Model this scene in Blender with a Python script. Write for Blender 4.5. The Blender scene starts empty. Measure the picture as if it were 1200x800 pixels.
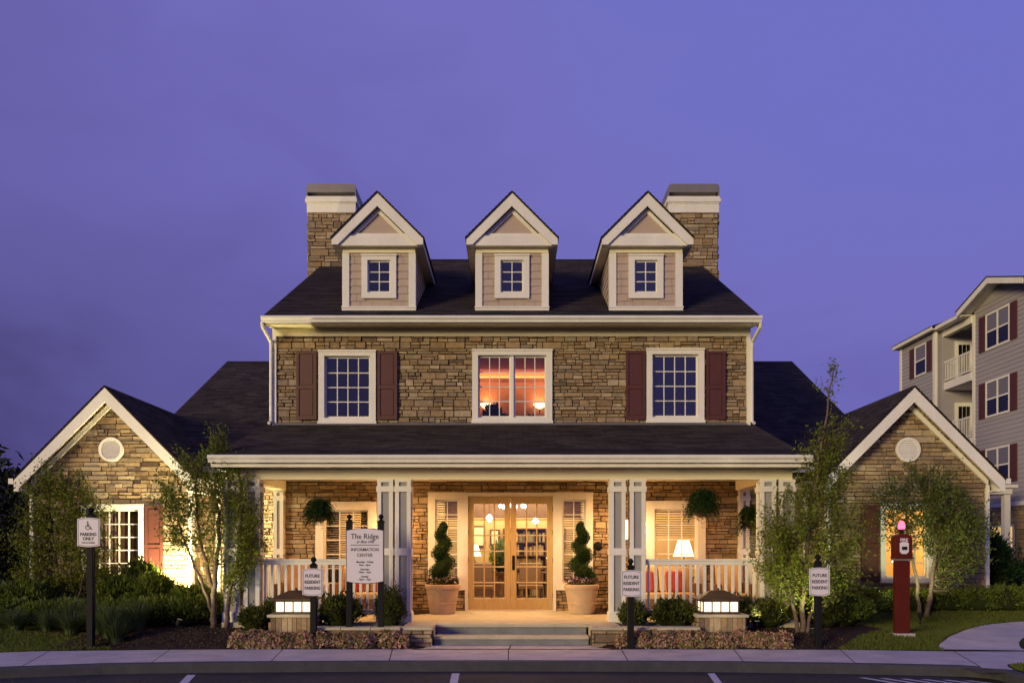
import bpy, bmesh, math, random
import numpy as np
from mathutils import Vector, Matrix

R = math.radians
rng = np.random.default_rng(7)
random.seed(7)
SC = bpy.context.scene
COL = SC.collection

# ------------------------------------------------------------------ camera, sky, lamp light, exposure
F = 963.0 / 1200.0
cam_d = bpy.data.cameras.new('camera')
cam_d.sensor_width = 36.0
cam_d.lens = 36.0 * F
cam_d.shift_y = 245.0 / 1200.0
cam_d.clip_start = 0.1
cam_d.clip_end = 3000
cam = bpy.data.objects.new('camera', cam_d)
COL.objects.link(cam)
cam.location = (0, 0, 1.6)
cam.rotation_euler = (R(90), 0, 0)
SC.camera = cam

SC.view_settings.view_transform = 'Standard'
SC.view_settings.look = 'None'
SC.view_settings.exposure = 0.0
SC.view_settings.gamma = 1.0
SC.render.engine = 'CYCLES'
SC.cycles.use_denoising = True
SC.cycles.max_bounces = 8
SC.cycles.diffuse_bounces = 4
SC.cycles.glossy_bounces = 3
SC.cycles.transmission_bounces = 4
SC.cycles.transparent_max_bounces = 16
SC.cycles.sample_clamp_indirect = 6.0
SC.cycles.caustics_reflective = False
SC.cycles.caustics_refractive = False

world = bpy.data.worlds.new('World')
SC.world = world
world.use_nodes = True
wn = world.node_tree.nodes; wl = world.node_tree.links
wn.clear()
w_out = wn.new('ShaderNodeOutputWorld')
w_bg = wn.new('ShaderNodeBackground')
w_bg.inputs[1].default_value = 1.0
w_tc = wn.new('ShaderNodeTexCoord')
w_sep = wn.new('ShaderNodeSeparateXYZ')
wl.new(w_tc.outputs['Generated'], w_sep.inputs[0])
def wmath(op, a, b=None, c=None):
    n = wn.new('ShaderNodeMath'); n.operation = op
    for i, v in enumerate((a, b, c)):
        if v is None: continue
        if isinstance(v, (int, float)): n.inputs[i].default_value = v
        else: wl.new(v, n.inputs[i])
    return n.outputs[0]
w_map = wn.new('ShaderNodeMapping'); w_map.inputs['Scale'].default_value = (1.0, 1.0, 2.6)
wl.new(w_tc.outputs['Generated'], w_map.inputs[0])
w_noise = wn.new('ShaderNodeTexNoise'); w_noise.inputs['Scale'].default_value = 2.6
w_noise.inputs['Detail'].default_value = 5; w_noise.inputs['Roughness'].default_value = 0.5
w_noise.inputs['Distortion'].default_value = 0.6
wl.new(w_map.outputs[0], w_noise.inputs['Vector'])
s = wmath('MULTIPLY_ADD', w_sep.outputs[2], 1.2, wmath('MULTIPLY', w_sep.outputs[0], 0.6))
s = wmath('ADD', s, wmath('MULTIPLY', wmath('SUBTRACT', w_noise.outputs[0], 0.5), 0.66))
s = wmath('MULTIPLY_ADD', s, 1/1.6, 0.25/1.6)
w_ramp = wn.new('ShaderNodeValToRGB')
els = w_ramp.color_ramp.elements
stops = [(-.2, (.070, .058, .195)), (-.05, (.105, .094, .300)), (.34, (.150, .135, .445)), (.5, (.172, .157, .505)), (.66, (.166, .163, .535)), (1.0, (.155, .165, .575))]
while len(els) < len(stops): els.new(0.5)
for e, (p, c) in zip(els, stops):
    e.position = (p + .25) / 1.6; e.color = (*c, 1)
wl.new(s, w_ramp.inputs[0])
wl.new(w_ramp.outputs[0], w_bg.inputs[0])
wl.new(w_bg.outputs[0], w_out.inputs[0])

sun_d = bpy.data.lights.new('sun', 'SUN')
sun_d.energy = 2.8
sun_d.angle = R(16)
sun_d.color = (1.0, 0.79, 0.43)
sun = bpy.data.objects.new('sun', sun_d)
COL.objects.link(sun)
SUN_EL, SUN_AZ = R(9), R(-40)      # low, from behind the camera's left
d = Vector((math.sin(SUN_AZ) * math.cos(SUN_EL), -math.cos(SUN_AZ) * math.cos(SUN_EL), math.sin(SUN_EL)))
sun.rotation_euler = d.to_track_quat('Z', 'Y').to_euler()
sun.location = (0, -20, 20)

# ------------------------------------------------------------------ helpers
def px(x, y, D):
    """photograph pixel at depth D -> world point"""
    return Vector(((x - 600) * D / 963.0, D, 1.6 + (645 - y) * D / 963.0))

class MB:
    def __init__(s):
        s.v = []; s.f = []; s.m = []; s.uv = []
    def face(s, pts, m=0, uv=None):
        i = len(s.v)
        s.v.extend([tuple(p) for p in pts]); s.f.append(tuple(range(i, i + len(pts)))); s.m.append(m); s.uv.append(uv)
    def box(s, x0, x1, y0, y1, z0, z1, m=0):
        i = len(s.v)
        s.v += [(x0,y0,z0),(x1,y0,z0),(x1,y1,z0),(x0,y1,z0),(x0,y0,z1),(x1,y0,z1),(x1,y1,z1),(x0,y1,z1)]
        for q in ((0,3,2,1),(4,5,6,7),(0,1,5,4),(1,2,6,5),(2,3,7,6),(3,0,4,7)):
            s.f.append(tuple(i + k for k in q)); s.m.append(m); s.uv.append(None)
    def prism(s, poly, axis, a, b, m=0):
        """poly: list of 2D points; axis 'x','y','z' is the extrusion axis from a to b"""
        def p3(p, t):
            return {'x': (t, p[0], p[1]), 'y': (p[0], t, p[1]), 'z': (p[0], p[1], t)}[axis]
        n = len(poly); i = len(s.v)
        s.v += [p3(p, a) for p in poly] + [p3(p, b) for p in poly]
        s.f.append(tuple(i + k for k in range(n))); s.m.append(m); s.uv.append(None)
        s.f.append(tuple(i + n + k for k in reversed(range(n)))); s.m.append(m); s.uv.append(None)
        for k in range(n):
            l = (k + 1) % n
            s.f.append((i + k, i + n + k, i + n + l, i + l)); s.m.append(m); s.uv.append(None)
    def tube(s, pts, radii, n=6, m=0, cap=True):
        pts = [Vector(p) for p in pts]
        if not hasattr(radii, '__len__'): radii = [radii] * len(pts)
        base = len(s.v); ref = Vector((0.3, 0.9, 0.1)).normalized()
        for k, p in enumerate(pts):
            t = (pts[min(k+1, len(pts)-1)] - pts[max(k-1, 0)]).normalized()
            if abs(t.dot(ref)) > .95: ref = Vector((1, 0, 0.2)).normalized()
            u = t.cross(ref).normalized(); w = t.cross(u)
            for j in range(n):
                a = 2 * math.pi * j / n
                s.v.append(tuple(p + (u * math.cos(a) + w * math.sin(a)) * radii[k]))
        for k in range(len(pts) - 1):
            for j in range(n):
                l = (j + 1) % n
                s.f.append((base + k*n + j, base + k*n + l, base + (k+1)*n + l, base + (k+1)*n + j)); s.m.append(m); s.uv.append(None)
        if cap:
            s.f.append(tuple(base + j for j in reversed(range(n)))); s.m.append(m); s.uv.append(None)
            s.f.append(tuple(base + (len(pts)-1)*n + j for j in range(n))); s.m.append(m); s.uv.append(None)
    def lathe(s, prof, c=(0, 0, 0), n=20, m=0):
        """prof: [(r, z)...] round the vertical axis through c"""
        base = len(s.v)
        for r, z in prof:
            for j in range(n):
                a = 2 * math.pi * j / n
                s.v.append((c[0] + r * math.cos(a), c[1] + r * math.sin(a), c[2] + z))
        for k in range(len(prof) - 1):
            for j in range(n):
                l = (j + 1) % n
                s.f.append((base + k*n + j, base + k*n + l, base + (k+1)*n + l, base + (k+1)*n + j)); s.m.append(m); s.uv.append(None)
        s.f.append(tuple(base + j for j in reversed(range(n)))); s.m.append(m); s.uv.append(None)
        s.f.append(tuple(base + (len(prof)-1)*n + j for j in range(n))); s.m.append(m); s.uv.append(None)
    def build(s, name, mats, parent=None, smooth=False, bevel=0.0):
        me = bpy.data.meshes.new(name)
        me.from_pydata(s.v, [], s.f)
        if not isinstance(mats, (list, tuple)): mats = [mats]
        for mt in mats: me.materials.append(mt)
        if len(mats) > 1: me.polygons.foreach_set('material_index', s.m)
        if any(u is not None for u in s.uv):
            ul = me.uv_layers.new(name='UVMap')
            li = 0
            for f, u in zip(s.f, s.uv):
                for k in range(len(f)):
                    if u is not None: ul.data[li].uv = u[k]
                    li += 1
        if smooth: me.polygons.foreach_set('use_smooth', [True] * len(me.polygons))
        me.update()
        o = bpy.data.objects.new(name, me)
        COL.objects.link(o)
        if parent is not None:
            o.parent = parent
            o.matrix_parent_inverse = world_of(parent).inverted()
        if bevel > 0:
            b = o.modifiers.new('bevel', 'BEVEL'); b.width = bevel; b.segments = 2; b.limit_method = 'ANGLE'; b.angle_limit = R(40)
        return o

def world_of(o):
    m = Matrix.LocRotScale(o.location, o.rotation_euler, o.scale)
    if o.parent is not None:
        m = world_of(o.parent) @ o.matrix_parent_inverse @ m
    return m

def tag(o, label, cat, group=None, kind=None):
    o['label'] = label; o['category'] = cat
    if group: o['group'] = group
    if kind: o['kind'] = kind
    return o

def struct(o, label=None, cat=None, kind='structure'):
    o['kind'] = kind
    if label: o['label'] = label
    if cat: o['category'] = cat
    return o

def thing(name, label, cat, loc=(0, 0, 0), group=None, rz=0.0):
    o = bpy.data.objects.new(name, None)
    o.empty_display_size = 0.2
    o.location = loc; o.rotation_euler = (0, 0, rz)
    COL.objects.link(o)
    return tag(o, label, cat, group)

def copy_tree(o, parent=None):
    c = o.copy(); COL.objects.link(c)
    if parent is not None:
        c.parent = parent; c.matrix_parent_inverse = o.matrix_parent_inverse.copy()
    for ch in [x for x in bpy.data.objects if x.parent == o and x != c]:
        copy_tree(ch, c)
    return c

def dup(o, loc, label, rz=0.0, scale=None):
    c = copy_tree(o)
    c.location = loc; c.rotation_euler = (0, 0, rz)
    if scale is not None: c.scale = scale
    c['label'] = label
    return c

def lamp(name, kind, loc, power, color, parent=None, size=0.1, target=None, spot=None, blend=0.5):
    l = bpy.data.lights.new(name, kind); l.energy = power; l.color = color
    if kind == 'POINT' or kind == 'SPOT': l.shadow_soft_size = size
    if kind == 'AREA':
        l.shape = 'RECTANGLE'
        l.size, l.size_y = (size if hasattr(size, '__len__') else (size, size))
    if kind == 'SPOT': l.spot_size = R(spot); l.spot_blend = blend
    o = bpy.data.objects.new(name, l); COL.objects.link(o)
    o.location = loc
    if target is not None:
        o.rotation_euler = (Vector(loc) - Vector(target)).to_track_quat('Z', 'Y').to_euler()
    if parent is not None:
        o.parent = parent; o.matrix_parent_inverse = world_of(parent).inverted()
    return o

# ------------------------------------------------------------------ materials
class NT:
    def __init__(s, name):
        s.mat = bpy.data.materials.new(name); s.mat.use_nodes = True
        s.n = s.mat.node_tree.nodes; s.l = s.mat.node_tree.links
        s.n.clear()
        s.out = s.n.new('ShaderNodeOutputMaterial')
    def node(s, t, **kw):
        n = s.n.new(t)
        for k, v in kw.items(): setattr(n, k, v)
        return n
    def link(s, a, b): s.l.new(a, b)
    def bsdf(s, rough=.6, spec=.4, metal=0.0):
        b = s.n.new('ShaderNodeBsdfPrincipled')
        b.inputs['Roughness'].default_value = rough
        b.inputs['Specular IOR Level'].default_value = spec
        b.inputs['Metallic'].default_value = metal
        s.l.new(b.outputs[0], s.out.inputs[0])
        return b
    def coord(s, kind='Object', scale=(1, 1, 1)):
        tc = s.n.new('ShaderNodeTexCoord'); mp = s.n.new('ShaderNodeMapping')
        mp.inputs['Scale'].default_value = scale
        s.l.new(tc.outputs[kind], mp.inputs[0])
        return mp.outputs[0]
    def noise(s, vec, scale, detail=4, rough=.6):
        n = s.n.new('ShaderNodeTexNoise'); n.inputs['Scale'].default_value = scale
        n.inputs['Detail'].default_value = detail; n.inputs['Roughness'].default_value = rough
        s.l.new(vec, n.inputs['Vector']); return n.outputs[0]
    def ramp(s, fac, stops, interp='LINEAR'):
        r = s.n.new('ShaderNodeValToRGB'); r.color_ramp.interpolation = interp
        e = r.color_ramp.elements
        while len(e) < len(stops): e.new(.5)
        for k, (p, c) in zip(e, stops): k.position = p; k.color = (*c, 1)
        s.l.new(fac, r.inputs[0]); return r.outputs[0]
    def mix(s, fac, a, b, mode='MIX'):
        m = s.n.new('ShaderNodeMix'); m.data_type = 'RGBA'; m.blend_type = mode
        for sock, v in ((m.inputs['Factor'], fac), (m.inputs['A'], a), (m.inputs['B'], b)):
            if isinstance(v, (int, float)): sock.default_value = v
            elif isinstance(v, tuple): sock.default_value = (*v, 1) if len(v) == 3 else v
            else: s.l.new(v, sock)
        return m.outputs['Result']
    def bump(s, h, strength, dist, b):
        n = s.n.new('ShaderNodeBump'); n.inputs['Strength'].default_value = strength; n.inputs['Distance'].default_value = dist
        s.l.new(h, n.inputs['Height']); s.l.new(n.outputs[0], b.inputs['Normal'])

def dk(c, k): return tuple(min(1, x * k) for x in c)

def pm(name, base, rough=.6, var=.18, scale=3.0, bump=.0, bscale=60, spec=.4, metal=0.0, stretch=(1, 1, 1), fine=.08):
    t = NT(name); b = t.bsdf(rough, spec, metal)
    v = t.coord('Object', stretch)
    n1 = t.noise(v, scale, 5)
    c = t.ramp(n1, [(.25, dk(base, 1 - var)), (.75, dk(base, 1 + var))])
    n2 = t.noise(v, bscale, 3)
    c2 = t.ramp(n2, [(.3, (1 - fine,) * 3), (.7, (1, 1, 1))])
    c = t.mix(1.0, c, c2, 'MULTIPLY')
    t.link(c, b.inputs['Base Color'])
    if bump: t.bump(n2, bump, .01, b)
    return t.mat

def island_mat(name, stops, rough=.8, var=.2, nscale=9, bump=.5, bdist=.012, spec=.25, trans=0.0):
    t = NT(name); b = t.bsdf(rough, spec)
    g = t.node('ShaderNodeNewGeometry')
    c = t.ramp(g.outputs['Random Per Island'], stops)
    v = t.coord('Object', (1, 1, 1))
    if var > 0:
        n = t.noise(v, nscale, 5, .65)
        m = t.ramp(n, [(.25, (1 - var,) * 3), (.75, (1 + var * .6,) * 3)])
        c = t.mix(1.0, c, m, 'MULTIPLY')
        if bump: t.bump(n, bump, bdist, b)
    t.link(c, b.inputs['Base Color'])
    if trans > 0:
        tr = t.node('ShaderNodeBsdfTranslucent'); mx = t.node('ShaderNodeMixShader'); mx.inputs[0].default_value = trans
        cc = t.mix(1.0, c, (1.25, 1.3, .7), 'MULTIPLY')
        t.link(cc, tr.inputs[0]); t.link(b.outputs[0], mx.inputs[1]); t.link(tr.outputs[0], mx.inputs[2]); t.link(mx.outputs[0], t.out.inputs[0])
    return t.mat

def emit_mat(name, color, strength):
    t = NT(name)
    e = t.node('ShaderNodeEmission'); e.inputs[0].default_value = (*color, 1); e.inputs[1].default_value = strength
    t.link(e.outputs[0], t.out.inputs[0]); return t.mat

def glass_mat(name, gloss=.12, tint=(1, 1, 1), dark=False):
    t = NT(name)
    gl = t.node('ShaderNodeBsdfGlossy'); gl.inputs['Roughness'].default_value = .02
    v = t.coord('Object'); nn = t.noise(v, 1.6, 2)
    bp = t.node('ShaderNodeBump'); bp.inputs['Strength'].default_value = .14; bp.inputs['Distance'].default_value = .02
    t.link(nn, bp.inputs['Height']); t.link(bp.outputs[0], gl.inputs['Normal'])
    if dark:
        ba = t.node('ShaderNodeBsdfDiffuse'); ba.inputs[0].default_value = (*tint, 1)
    else:
        ba = t.node('ShaderNodeBsdfTransparent'); ba.inputs[0].default_value = (*tint, 1)
    mx = t.node('ShaderNodeMixShader'); mx.inputs[0].default_value = gloss
    t.link(ba.outputs[0], mx.inputs[1]); t.link(gl.outputs[0], mx.inputs[2]); t.link(mx.outputs[0], t.out.inputs[0])
    return t.mat

def roof_mat(name, c1, c2):
    t = NT(name); b = t.bsdf(.95, .15)
    tc = t.node('ShaderNodeTexCoord')
    br = t.node('ShaderNodeTexBrick')
    br.inputs['Color1'].default_value = (*c1, 1); br.inputs['Color2'].default_value = (*c2, 1); br.inputs['Mortar'].default_value = (*dk(c1, .5), 1)
    br.inputs['Scale'].default_value = 1.0; br.inputs['Mortar Size'].default_value = .006
    br.inputs['Brick Width'].default_value = .31; br.inputs['Row Height'].default_value = .14
    br.offset_frequency = 2; br.offset = .37
    t.link(tc.outputs['UV'], br.inputs['Vector'])
    v = t.coord('Object')
    n = t.noise(v, 1.1, 4); m = t.ramp(n, [(.3, (.75,) * 3), (.7, (1.2,) * 3)])
    n2 = t.noise(v, 90, 2); m2 = t.ramp(n2, [(.3, (.7,) * 3), (.7, (1.25,) * 3)])
    c = t.mix(1.0, t.mix(1.0, br.outputs[0], m, 'MULTIPLY'), m2, 'MULTIPLY')
    t.link(c, b.inputs['Base Color']); t.bump(n2, .5, .006, b)
    return t.mat

def siding_mat(name, base):
    return pm(name, base, .65, .06, .8, .15, 120, stretch=(1, 1, 6))

M = {}
M['stone'] = island_mat('stone', [(0, (.19, .125, .068)), (.16, (.35, .25, .14)), (.32, (.27, .185, .10)), (.48, (.41, .31, .185)), (.58, (.165, .12, .08)), (.70, (.32, .23, .14)), (.82, (.24, .19, .135)), (.92, (.45, .36, .23)), (1, (.29, .185, .10))], .9, .35, 11, .7, .02)
M['mortar'] = pm('mortar', (.06, .044, .028), .95, .25, 6, .5, 50)
M['white'] = pm('white_trim', (.74, .71, .64), .6, .09, 2.2, .04, 40, fine=.09, stretch=(1, 1, .35))
M['panel'] = pm('grey_panel', (.33, .32, .31), .75, .08, 3, .4, 150, fine=.25)
M['roof'] = roof_mat('roof_shingle', (.023, .018, .018), (.058, .045, .042))
M['siding'] = siding_mat('taupe_siding', (.43, .335, .27))
M['apt_siding'] = siding_mat('cream_siding', (.33, .305, .32))
M['shutter'] = pm('maroon_paint', (.085, .026, .020), .5, .1, 4, .05, 60)
M['door_wood'] = pm('oak', (.55, .41, .185), .4, .22, 5, .15, 60, stretch=(14, 14, 1), fine=.2)
M['concrete'] = pm('concrete', (.48, .43, .41), .9, .22, 2.1, .3, 90, fine=.2)
M['kerb'] = pm('granite', (.052, .054, .068), .9, .25, 5, .6, 60, fine=.3)
M['asphalt'] = pm('asphalt', (.026, .025, .028), .85, .45, 1.6, .8, 140, fine=.5)
M['paint'] = pm('road_paint', (.55, .52, .56), .8, .2, 7, .3, 90, fine=.3)
M['mulch'] = pm('mulch', (.052, .034, .024), 1.0, .4, 14, 1.0, 55, fine=.6, spec=.1)
M['soil_grass'] = pm('lawn_soil', (.045, .065, .014), 1.0, .35, 2.2, .8, 80, fine=.4, spec=.1)
M['grass'] = island_mat('grass_blade', [(0, (.075, .11, .016)), (.5, (.115, .15, .026)), (1, (.16, .175, .04))], .7, 0, trans=.3)
M['bark'] = pm('birch_bark', (.15, .105, .075), .9, .5, 12, .6, 50, stretch=(1, 1, 3), fine=.35)
M['leaf_birch'] = island_mat('birch_leaf', [(0, (.088, .115, .011)), (.5, (.140, .172, .019)), (1, (.21, .22, .033))], .6, 0, trans=.38)
M['leaf_dark'] = island_mat('maple_leaf', [(0, (.055, .080, .016)), (.5, (.088, .118, .022)), (1, (.135, .15, .03))], .6, 0, trans=.3)
M['leaf_yew'] = island_mat('yew_leaf', [(0, (.055, .090, .014)), (.5, (.105, .150, .021)), (1, (.18, .215, .036))], .6, 0, trans=.35)
M['leaf_box'] = island_mat('box_leaf', [(0, (.032, .045, .009)), (.5, (.062, .080, .014)), (1, (.11, .12, .025))], .6, 0, trans=.2)
M['leaf_fern'] = island_mat('fern_leaf', [(0, (.008, .026, .006)), (.5, (.018, .048, .010)), (1, (.034, .075, .016))], .6, 0, trans=.3)
M['leaf_cover'] = island_mat('cover_leaf', [(0, (.12, .14, .03)), (.35, (.22, .21, .055)), (.55, (.46, .25, .19)), (.75, (.54, .36, .26)), (.88, (.40, .11, .17)), (1, (.62, .48, .33))], .7, 0, trans=.25)
M['leaf_reed'] = island_mat('reed_leaf', [(0, (.04, .070, .024)), (.5, (.072, .110, .036)), (1, (.13, .15, .06))], .6, 0, trans=.25)
M['core'] = pm('twig_core', (.026, .034, .010), 1.0, .3, 5, spec=.05)
M['night_leaf'] = island_mat('night_leaf', [(0, (.010, .012, .006)), (1, (.022, .026, .012))], .9, 0)
M['flower'] = island_mat('petal', [(0, (.25, .05, .16)), (.3, (.10, .03, .10)), (.55, (.55, .45, .42)), (1, (.35, .10, .14))], .6, 0)
M['terracotta'] = pm('sandstone_pot', (.46, .33, .22), .85, .14, 5, .25, 70, fine=.12)
M['black'] = pm('black_paint', (.010, .010, .011), .6, .1, 5, spec=.12)
M['sign'] = pm('sign_board', (.66, .62, .67), .5, .03, 2, fine=.03)
M['ink'] = pm('dark_lettering', (.02, .02, .035), .6, .05, 5)
M['bronze'] = pm('bronze', (.060, .034, .020), .45, .25, 8, .2, 60)
M['flag'] = pm('flagstone', (.47, .43, .31), .85, .18, 3, .4, 50, fine=.2)
M['slate'] = pm('bluestone', (.20, .21, .215), .8, .25, 3, .35, 40, stretch=(1, 1, 2), fine=.2)
M['red'] = pm('red_enamel', (.085, .012, .008), .6, .1, 3, fine=.05, spec=.12)
M['cream'] = pm('underglow_trim', (.82, .745, .52), .55, .05, 1.5, .0, 30, fine=.05)  # white trim with the warm glow from below put into its colour
M['clear'] = glass_mat('window_glass', .04)
M['darkglass'] = glass_mat('dark_glass', .15, (.006, .006, .012), True)
M['metal'] = pm('grey_metal', (.20, .18, .18), .5, .1, 3, metal=.2)
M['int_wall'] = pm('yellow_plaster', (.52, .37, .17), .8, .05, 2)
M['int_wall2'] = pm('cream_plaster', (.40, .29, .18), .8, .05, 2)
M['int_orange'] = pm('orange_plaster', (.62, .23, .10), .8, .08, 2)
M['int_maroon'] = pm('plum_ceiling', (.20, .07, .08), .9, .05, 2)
M['int_floor'] = pm('wood_floor', (.22, .12, .055), .35, .25, 6, stretch=(1, 8, 1))
M['wicker'] = pm('wicker', (.20, .11, .05), .8, .3, 40, .8, 80, fine=.4)
M['cushion'] = pm('tan_cushion', (.55, .36, .16), .9, .12, 5, .2, 120)
M['pillow'] = pm('red_pillow', (.32, .045, .04), .9, .12, 5, .2, 120)
M['dark_wood'] = pm('dark_wood', (.115, .06, .03), .4, .2, 6, stretch=(1, 1, 4))
M['drape'] = pm('brown_drape', (.20, .12, .07), .9, .3, 9, .3, 60, stretch=(6, 1, .4))
M['blind'] = pm('blind_slat', (.24, .20, .14), .6, .05, 4)
M['linen'] = pm('linen_shade', (.75, .62, .42), .8, .05, 5)
M['e_warm'] = emit_mat('warm_bulb', (1.0, .70, .34), 9)
M['e_shade'] = emit_mat('lit_shade', (1.0, .74, .40), 3.2)
M['e_white'] = emit_mat('bright_bulb', (1.0, .93, .82), 14)
M['e_pane'] = emit_mat('lantern_pane', (1.0, .74, .46), 2.6)
M['e_sconce'] = emit_mat('sconce_tube', (1.0, .72, .38), 7)
M['e_red'] = emit_mat('red_beacon', (1.0, .06, .11), 6)
M['e_apt'] = emit_mat('lit_window', (1.0, .62, .24), .8)
M['lens_up'] = emit_mat('uplight_lens', (1.0, .92, .55), .6)
# ------------------------------------------------------------------ setting: ground, walks, kerb
def sstep(a, b, t):
    t = min(1, max(0, (t - a) / (b - a))); return t * t * (3 - 2 * t)
def hgt(x, y):
    h = .20 * sstep(13.35, 14.5, y) + .12 * sstep(14.5, 17.3, y)
    if x > 6.2:
        h *= 1 - .55 * sstep(6.2, 8.2, x) * (1 - sstep(16.5, 17.4, y))
    if abs(x) < 2.2 and y < 14.75: h *= sstep(1.7, 2.1, abs(x))
    far = sstep(20, 30, y)
    return h * (1 - far * .6)
def on_ground(x, y, base=None):
    """photograph pixel on the terrain -> (X, Y, Z)"""
    z = 0.0
    for _ in range(30):
        D = (1.6 - z) * 963 / (y - 645)
        z = .5 * z + .5 * hgt((x - 600) * D / 963, D)
    D = (1.6 - z) * 963 / (y - 645)
    return Vector(((x - 600) * D / 963, D, z))

ZA = -.14                                   # asphalt level
b = MB()
b.face([(-900, -900, ZA), (900, -900, ZA), (900, 900, ZA), (-900, 900, ZA)])
struct(b.build('parking_lot', M['asphalt']))

# kerb line (x, y) from left to right, then towards the camera
KL = [(-60, -12), (-26, 3.0), (-16, 8.2), (-10, 10.5), (-7.0, 11.2), (-5.77, 11.58), (-4.38, 11.74), (-2.2, 11.84), (0, 11.88), (2, 11.84), (3.2, 11.78), (5.27, 11.55), (6.30, 11.36), (6.52, 11.20), (6.56, 11.0), (6.5, 8.0), (6.4, 2.0), (6.3, -30)]
def offset_line(L, dd):
    out = []
    for i, p in enumerate(L):
        a = Vector(L[max(0, i-1)]); c = Vector(L[min(len(L)-1, i+1)])
        t = (c - a).normalized(); n = Vector((-t.y, t.x))
        q = Vector(p) + n * dd
        out.append((q.x, q.y))
    return out
KIN = offset_line(KL, .15)
b = MB()
for i in range(len(KL) - 1):
    a, c, d_, e = KL[i], KL[i+1], KIN[i+1], KIN[i]
    r = .018
    a2 = ((a[0]*.88 + e[0]*.12), (a[1]*.88 + e[1]*.12)); c2 = ((c[0]*.88 + d_[0]*.12), (c[1]*.88 + d_[1]*.12))
    b.face([(*a, -.4), (*c, -.4), (*c, -r), (*a, -r)])
    b.face([(*a, -r), (*c, -r), (*c2, 0), (*a2, 0)])
    b.face([(*a2, 0), (*c2, 0), (*d_, 0), (*e, 0)])
struct(b.build('kerb', M['kerb']))

# terrain behind the walk (lawn colour), one big sheet with a fine near part
b = MB()
xs = sorted(set([-900, -300, -100, -50, -30, -22] + list(np.arange(-18, 20.01, .5)) + [24, 30, 40, 60, 100, 300, 900]))
ys = sorted(set(list(np.arange(13.0, 20.01, .25)) + [21, 22, 24, 26, 28, 30, 35, 45, 60, 100, 200, 400, 900]))
def back_edge(x):     # rear edge of the sidewalk
    if x < -6.9: return 13.0 - .30 * (-6.9 - x)
    if x < -3: return 13.3 + .0 * x
    return 13.35
vid = {}
for j, yy in enumerate(ys):
    for i, xx in enumerate(xs):
        vid[i, j] = len(b.v); b.v.append((xx, yy, hgt(xx, yy) - .012))
for j in range(len(ys) - 1):
    for i in range(len(xs) - 1):
        b.f.append((vid[i, j], vid[i+1, j], vid[i+1, j+1], vid[i, j+1])); b.m.append(0); b.uv.append(None)
struct(b.build('lawn', M['soil_grass'], smooth=True))

# sidewalk slabs with control joints (the joints fan out a little, as the walk bends)
joints_photo = [(-150, 783, -260, 800), (58, 762.5, 24, 780.5), (199, 761, 178, 775.5), (331.5, 760.3, 316.5, 774.8), (460, 760.0, 455, 774.5), (596, 760.0, 595.5, 774.5), (728, 760.2, 737, 774.8), (860, 760.5, 873, 775.3), (985, 761, 1004, 777), (1118, 763, 1147, 780)]
def g0(x, y, z=0.0):
    D = (1.6 - z) * 963 / (y - 645); return ((x - 600) * D / 963, D)
JB = [g0(a, c) for a, c, _, _ in joints_photo]; JF = [g0(a, c) for _, _, a, c in joints_photo]
def kin_y(x):
    for i in range(len(KIN) - 1):
        if KIN[i][0] <= x <= KIN[i+1][0]:
            t = (x - KIN[i][0]) / (KIN[i+1][0] - KIN[i][0] + 1e-9); return KIN[i][1] + t * (KIN[i+1][1] - KIN[i][1])
    return 11.2
JB = [(-12.5, 11.6)] + [(x, y) for x, y in JB[1:]]
JF = [(-12.0, kin_y(-12.0))] + [(x, kin_y(x)) for x, y in JF[1:]]
b = MB()
gap = .008
for i in range(len(JB) - 1):
    n = 8
    for k in range(n):
        t0, t1 = k / n, (k + 1) / n
        def lerp(P, Q, t): return (P[0] + (Q[0] - P[0]) * t, P[1] + (Q[1] - P[1]) * t)
        f0, f1 = lerp(JF[i], JF[i+1], t0), lerp(JF[i], JF[i+1], t1)
        r0, r1 = lerp(JB[i], JB[i+1], t0), lerp(JB[i], JB[i+1], t1)
        f0 = (f0[0] + (gap if k == 0 else 0), kin_y(f0[0])); f1 = (f1[0] - (gap if k == n-1 else 0), kin_y(f1[0]))
        r0 = (r0[0] + (gap if k == 0 else 0), r0[1]); r1 = (r1[0] - (gap if k == n-1 else 0), r1[1])
        b.face([(*f0, .003), (*f1, .003), (*r1, .003), (*r0, .003)])
# the walk goes on to the right past the kerb corner
ex = [(JF[-1][0] + .01, JF[-1][1]), (6.42, 11.23), (6.75, 11.05), (6.84, 11.33), (6.98, 11.58), (7.2, 11.65), (8, 11.54)]
b.face([(x, y, .003) for x, y in ex + [(8.6, 11.52), (8.2, 13.06), (JB[-1][0] + .01, JB[-1][1])]])
b.face([(x, y, .003) for x, y in [(8.61, 11.52), (11.9, 11.47), (11.5, 13.06), (8.21, 13.06)]])
b.face([(x, y, .003) for x, y in [(11.91, 11.47), (20, 11.45), (20, 13.0), (11.51, 13.06)]])
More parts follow.
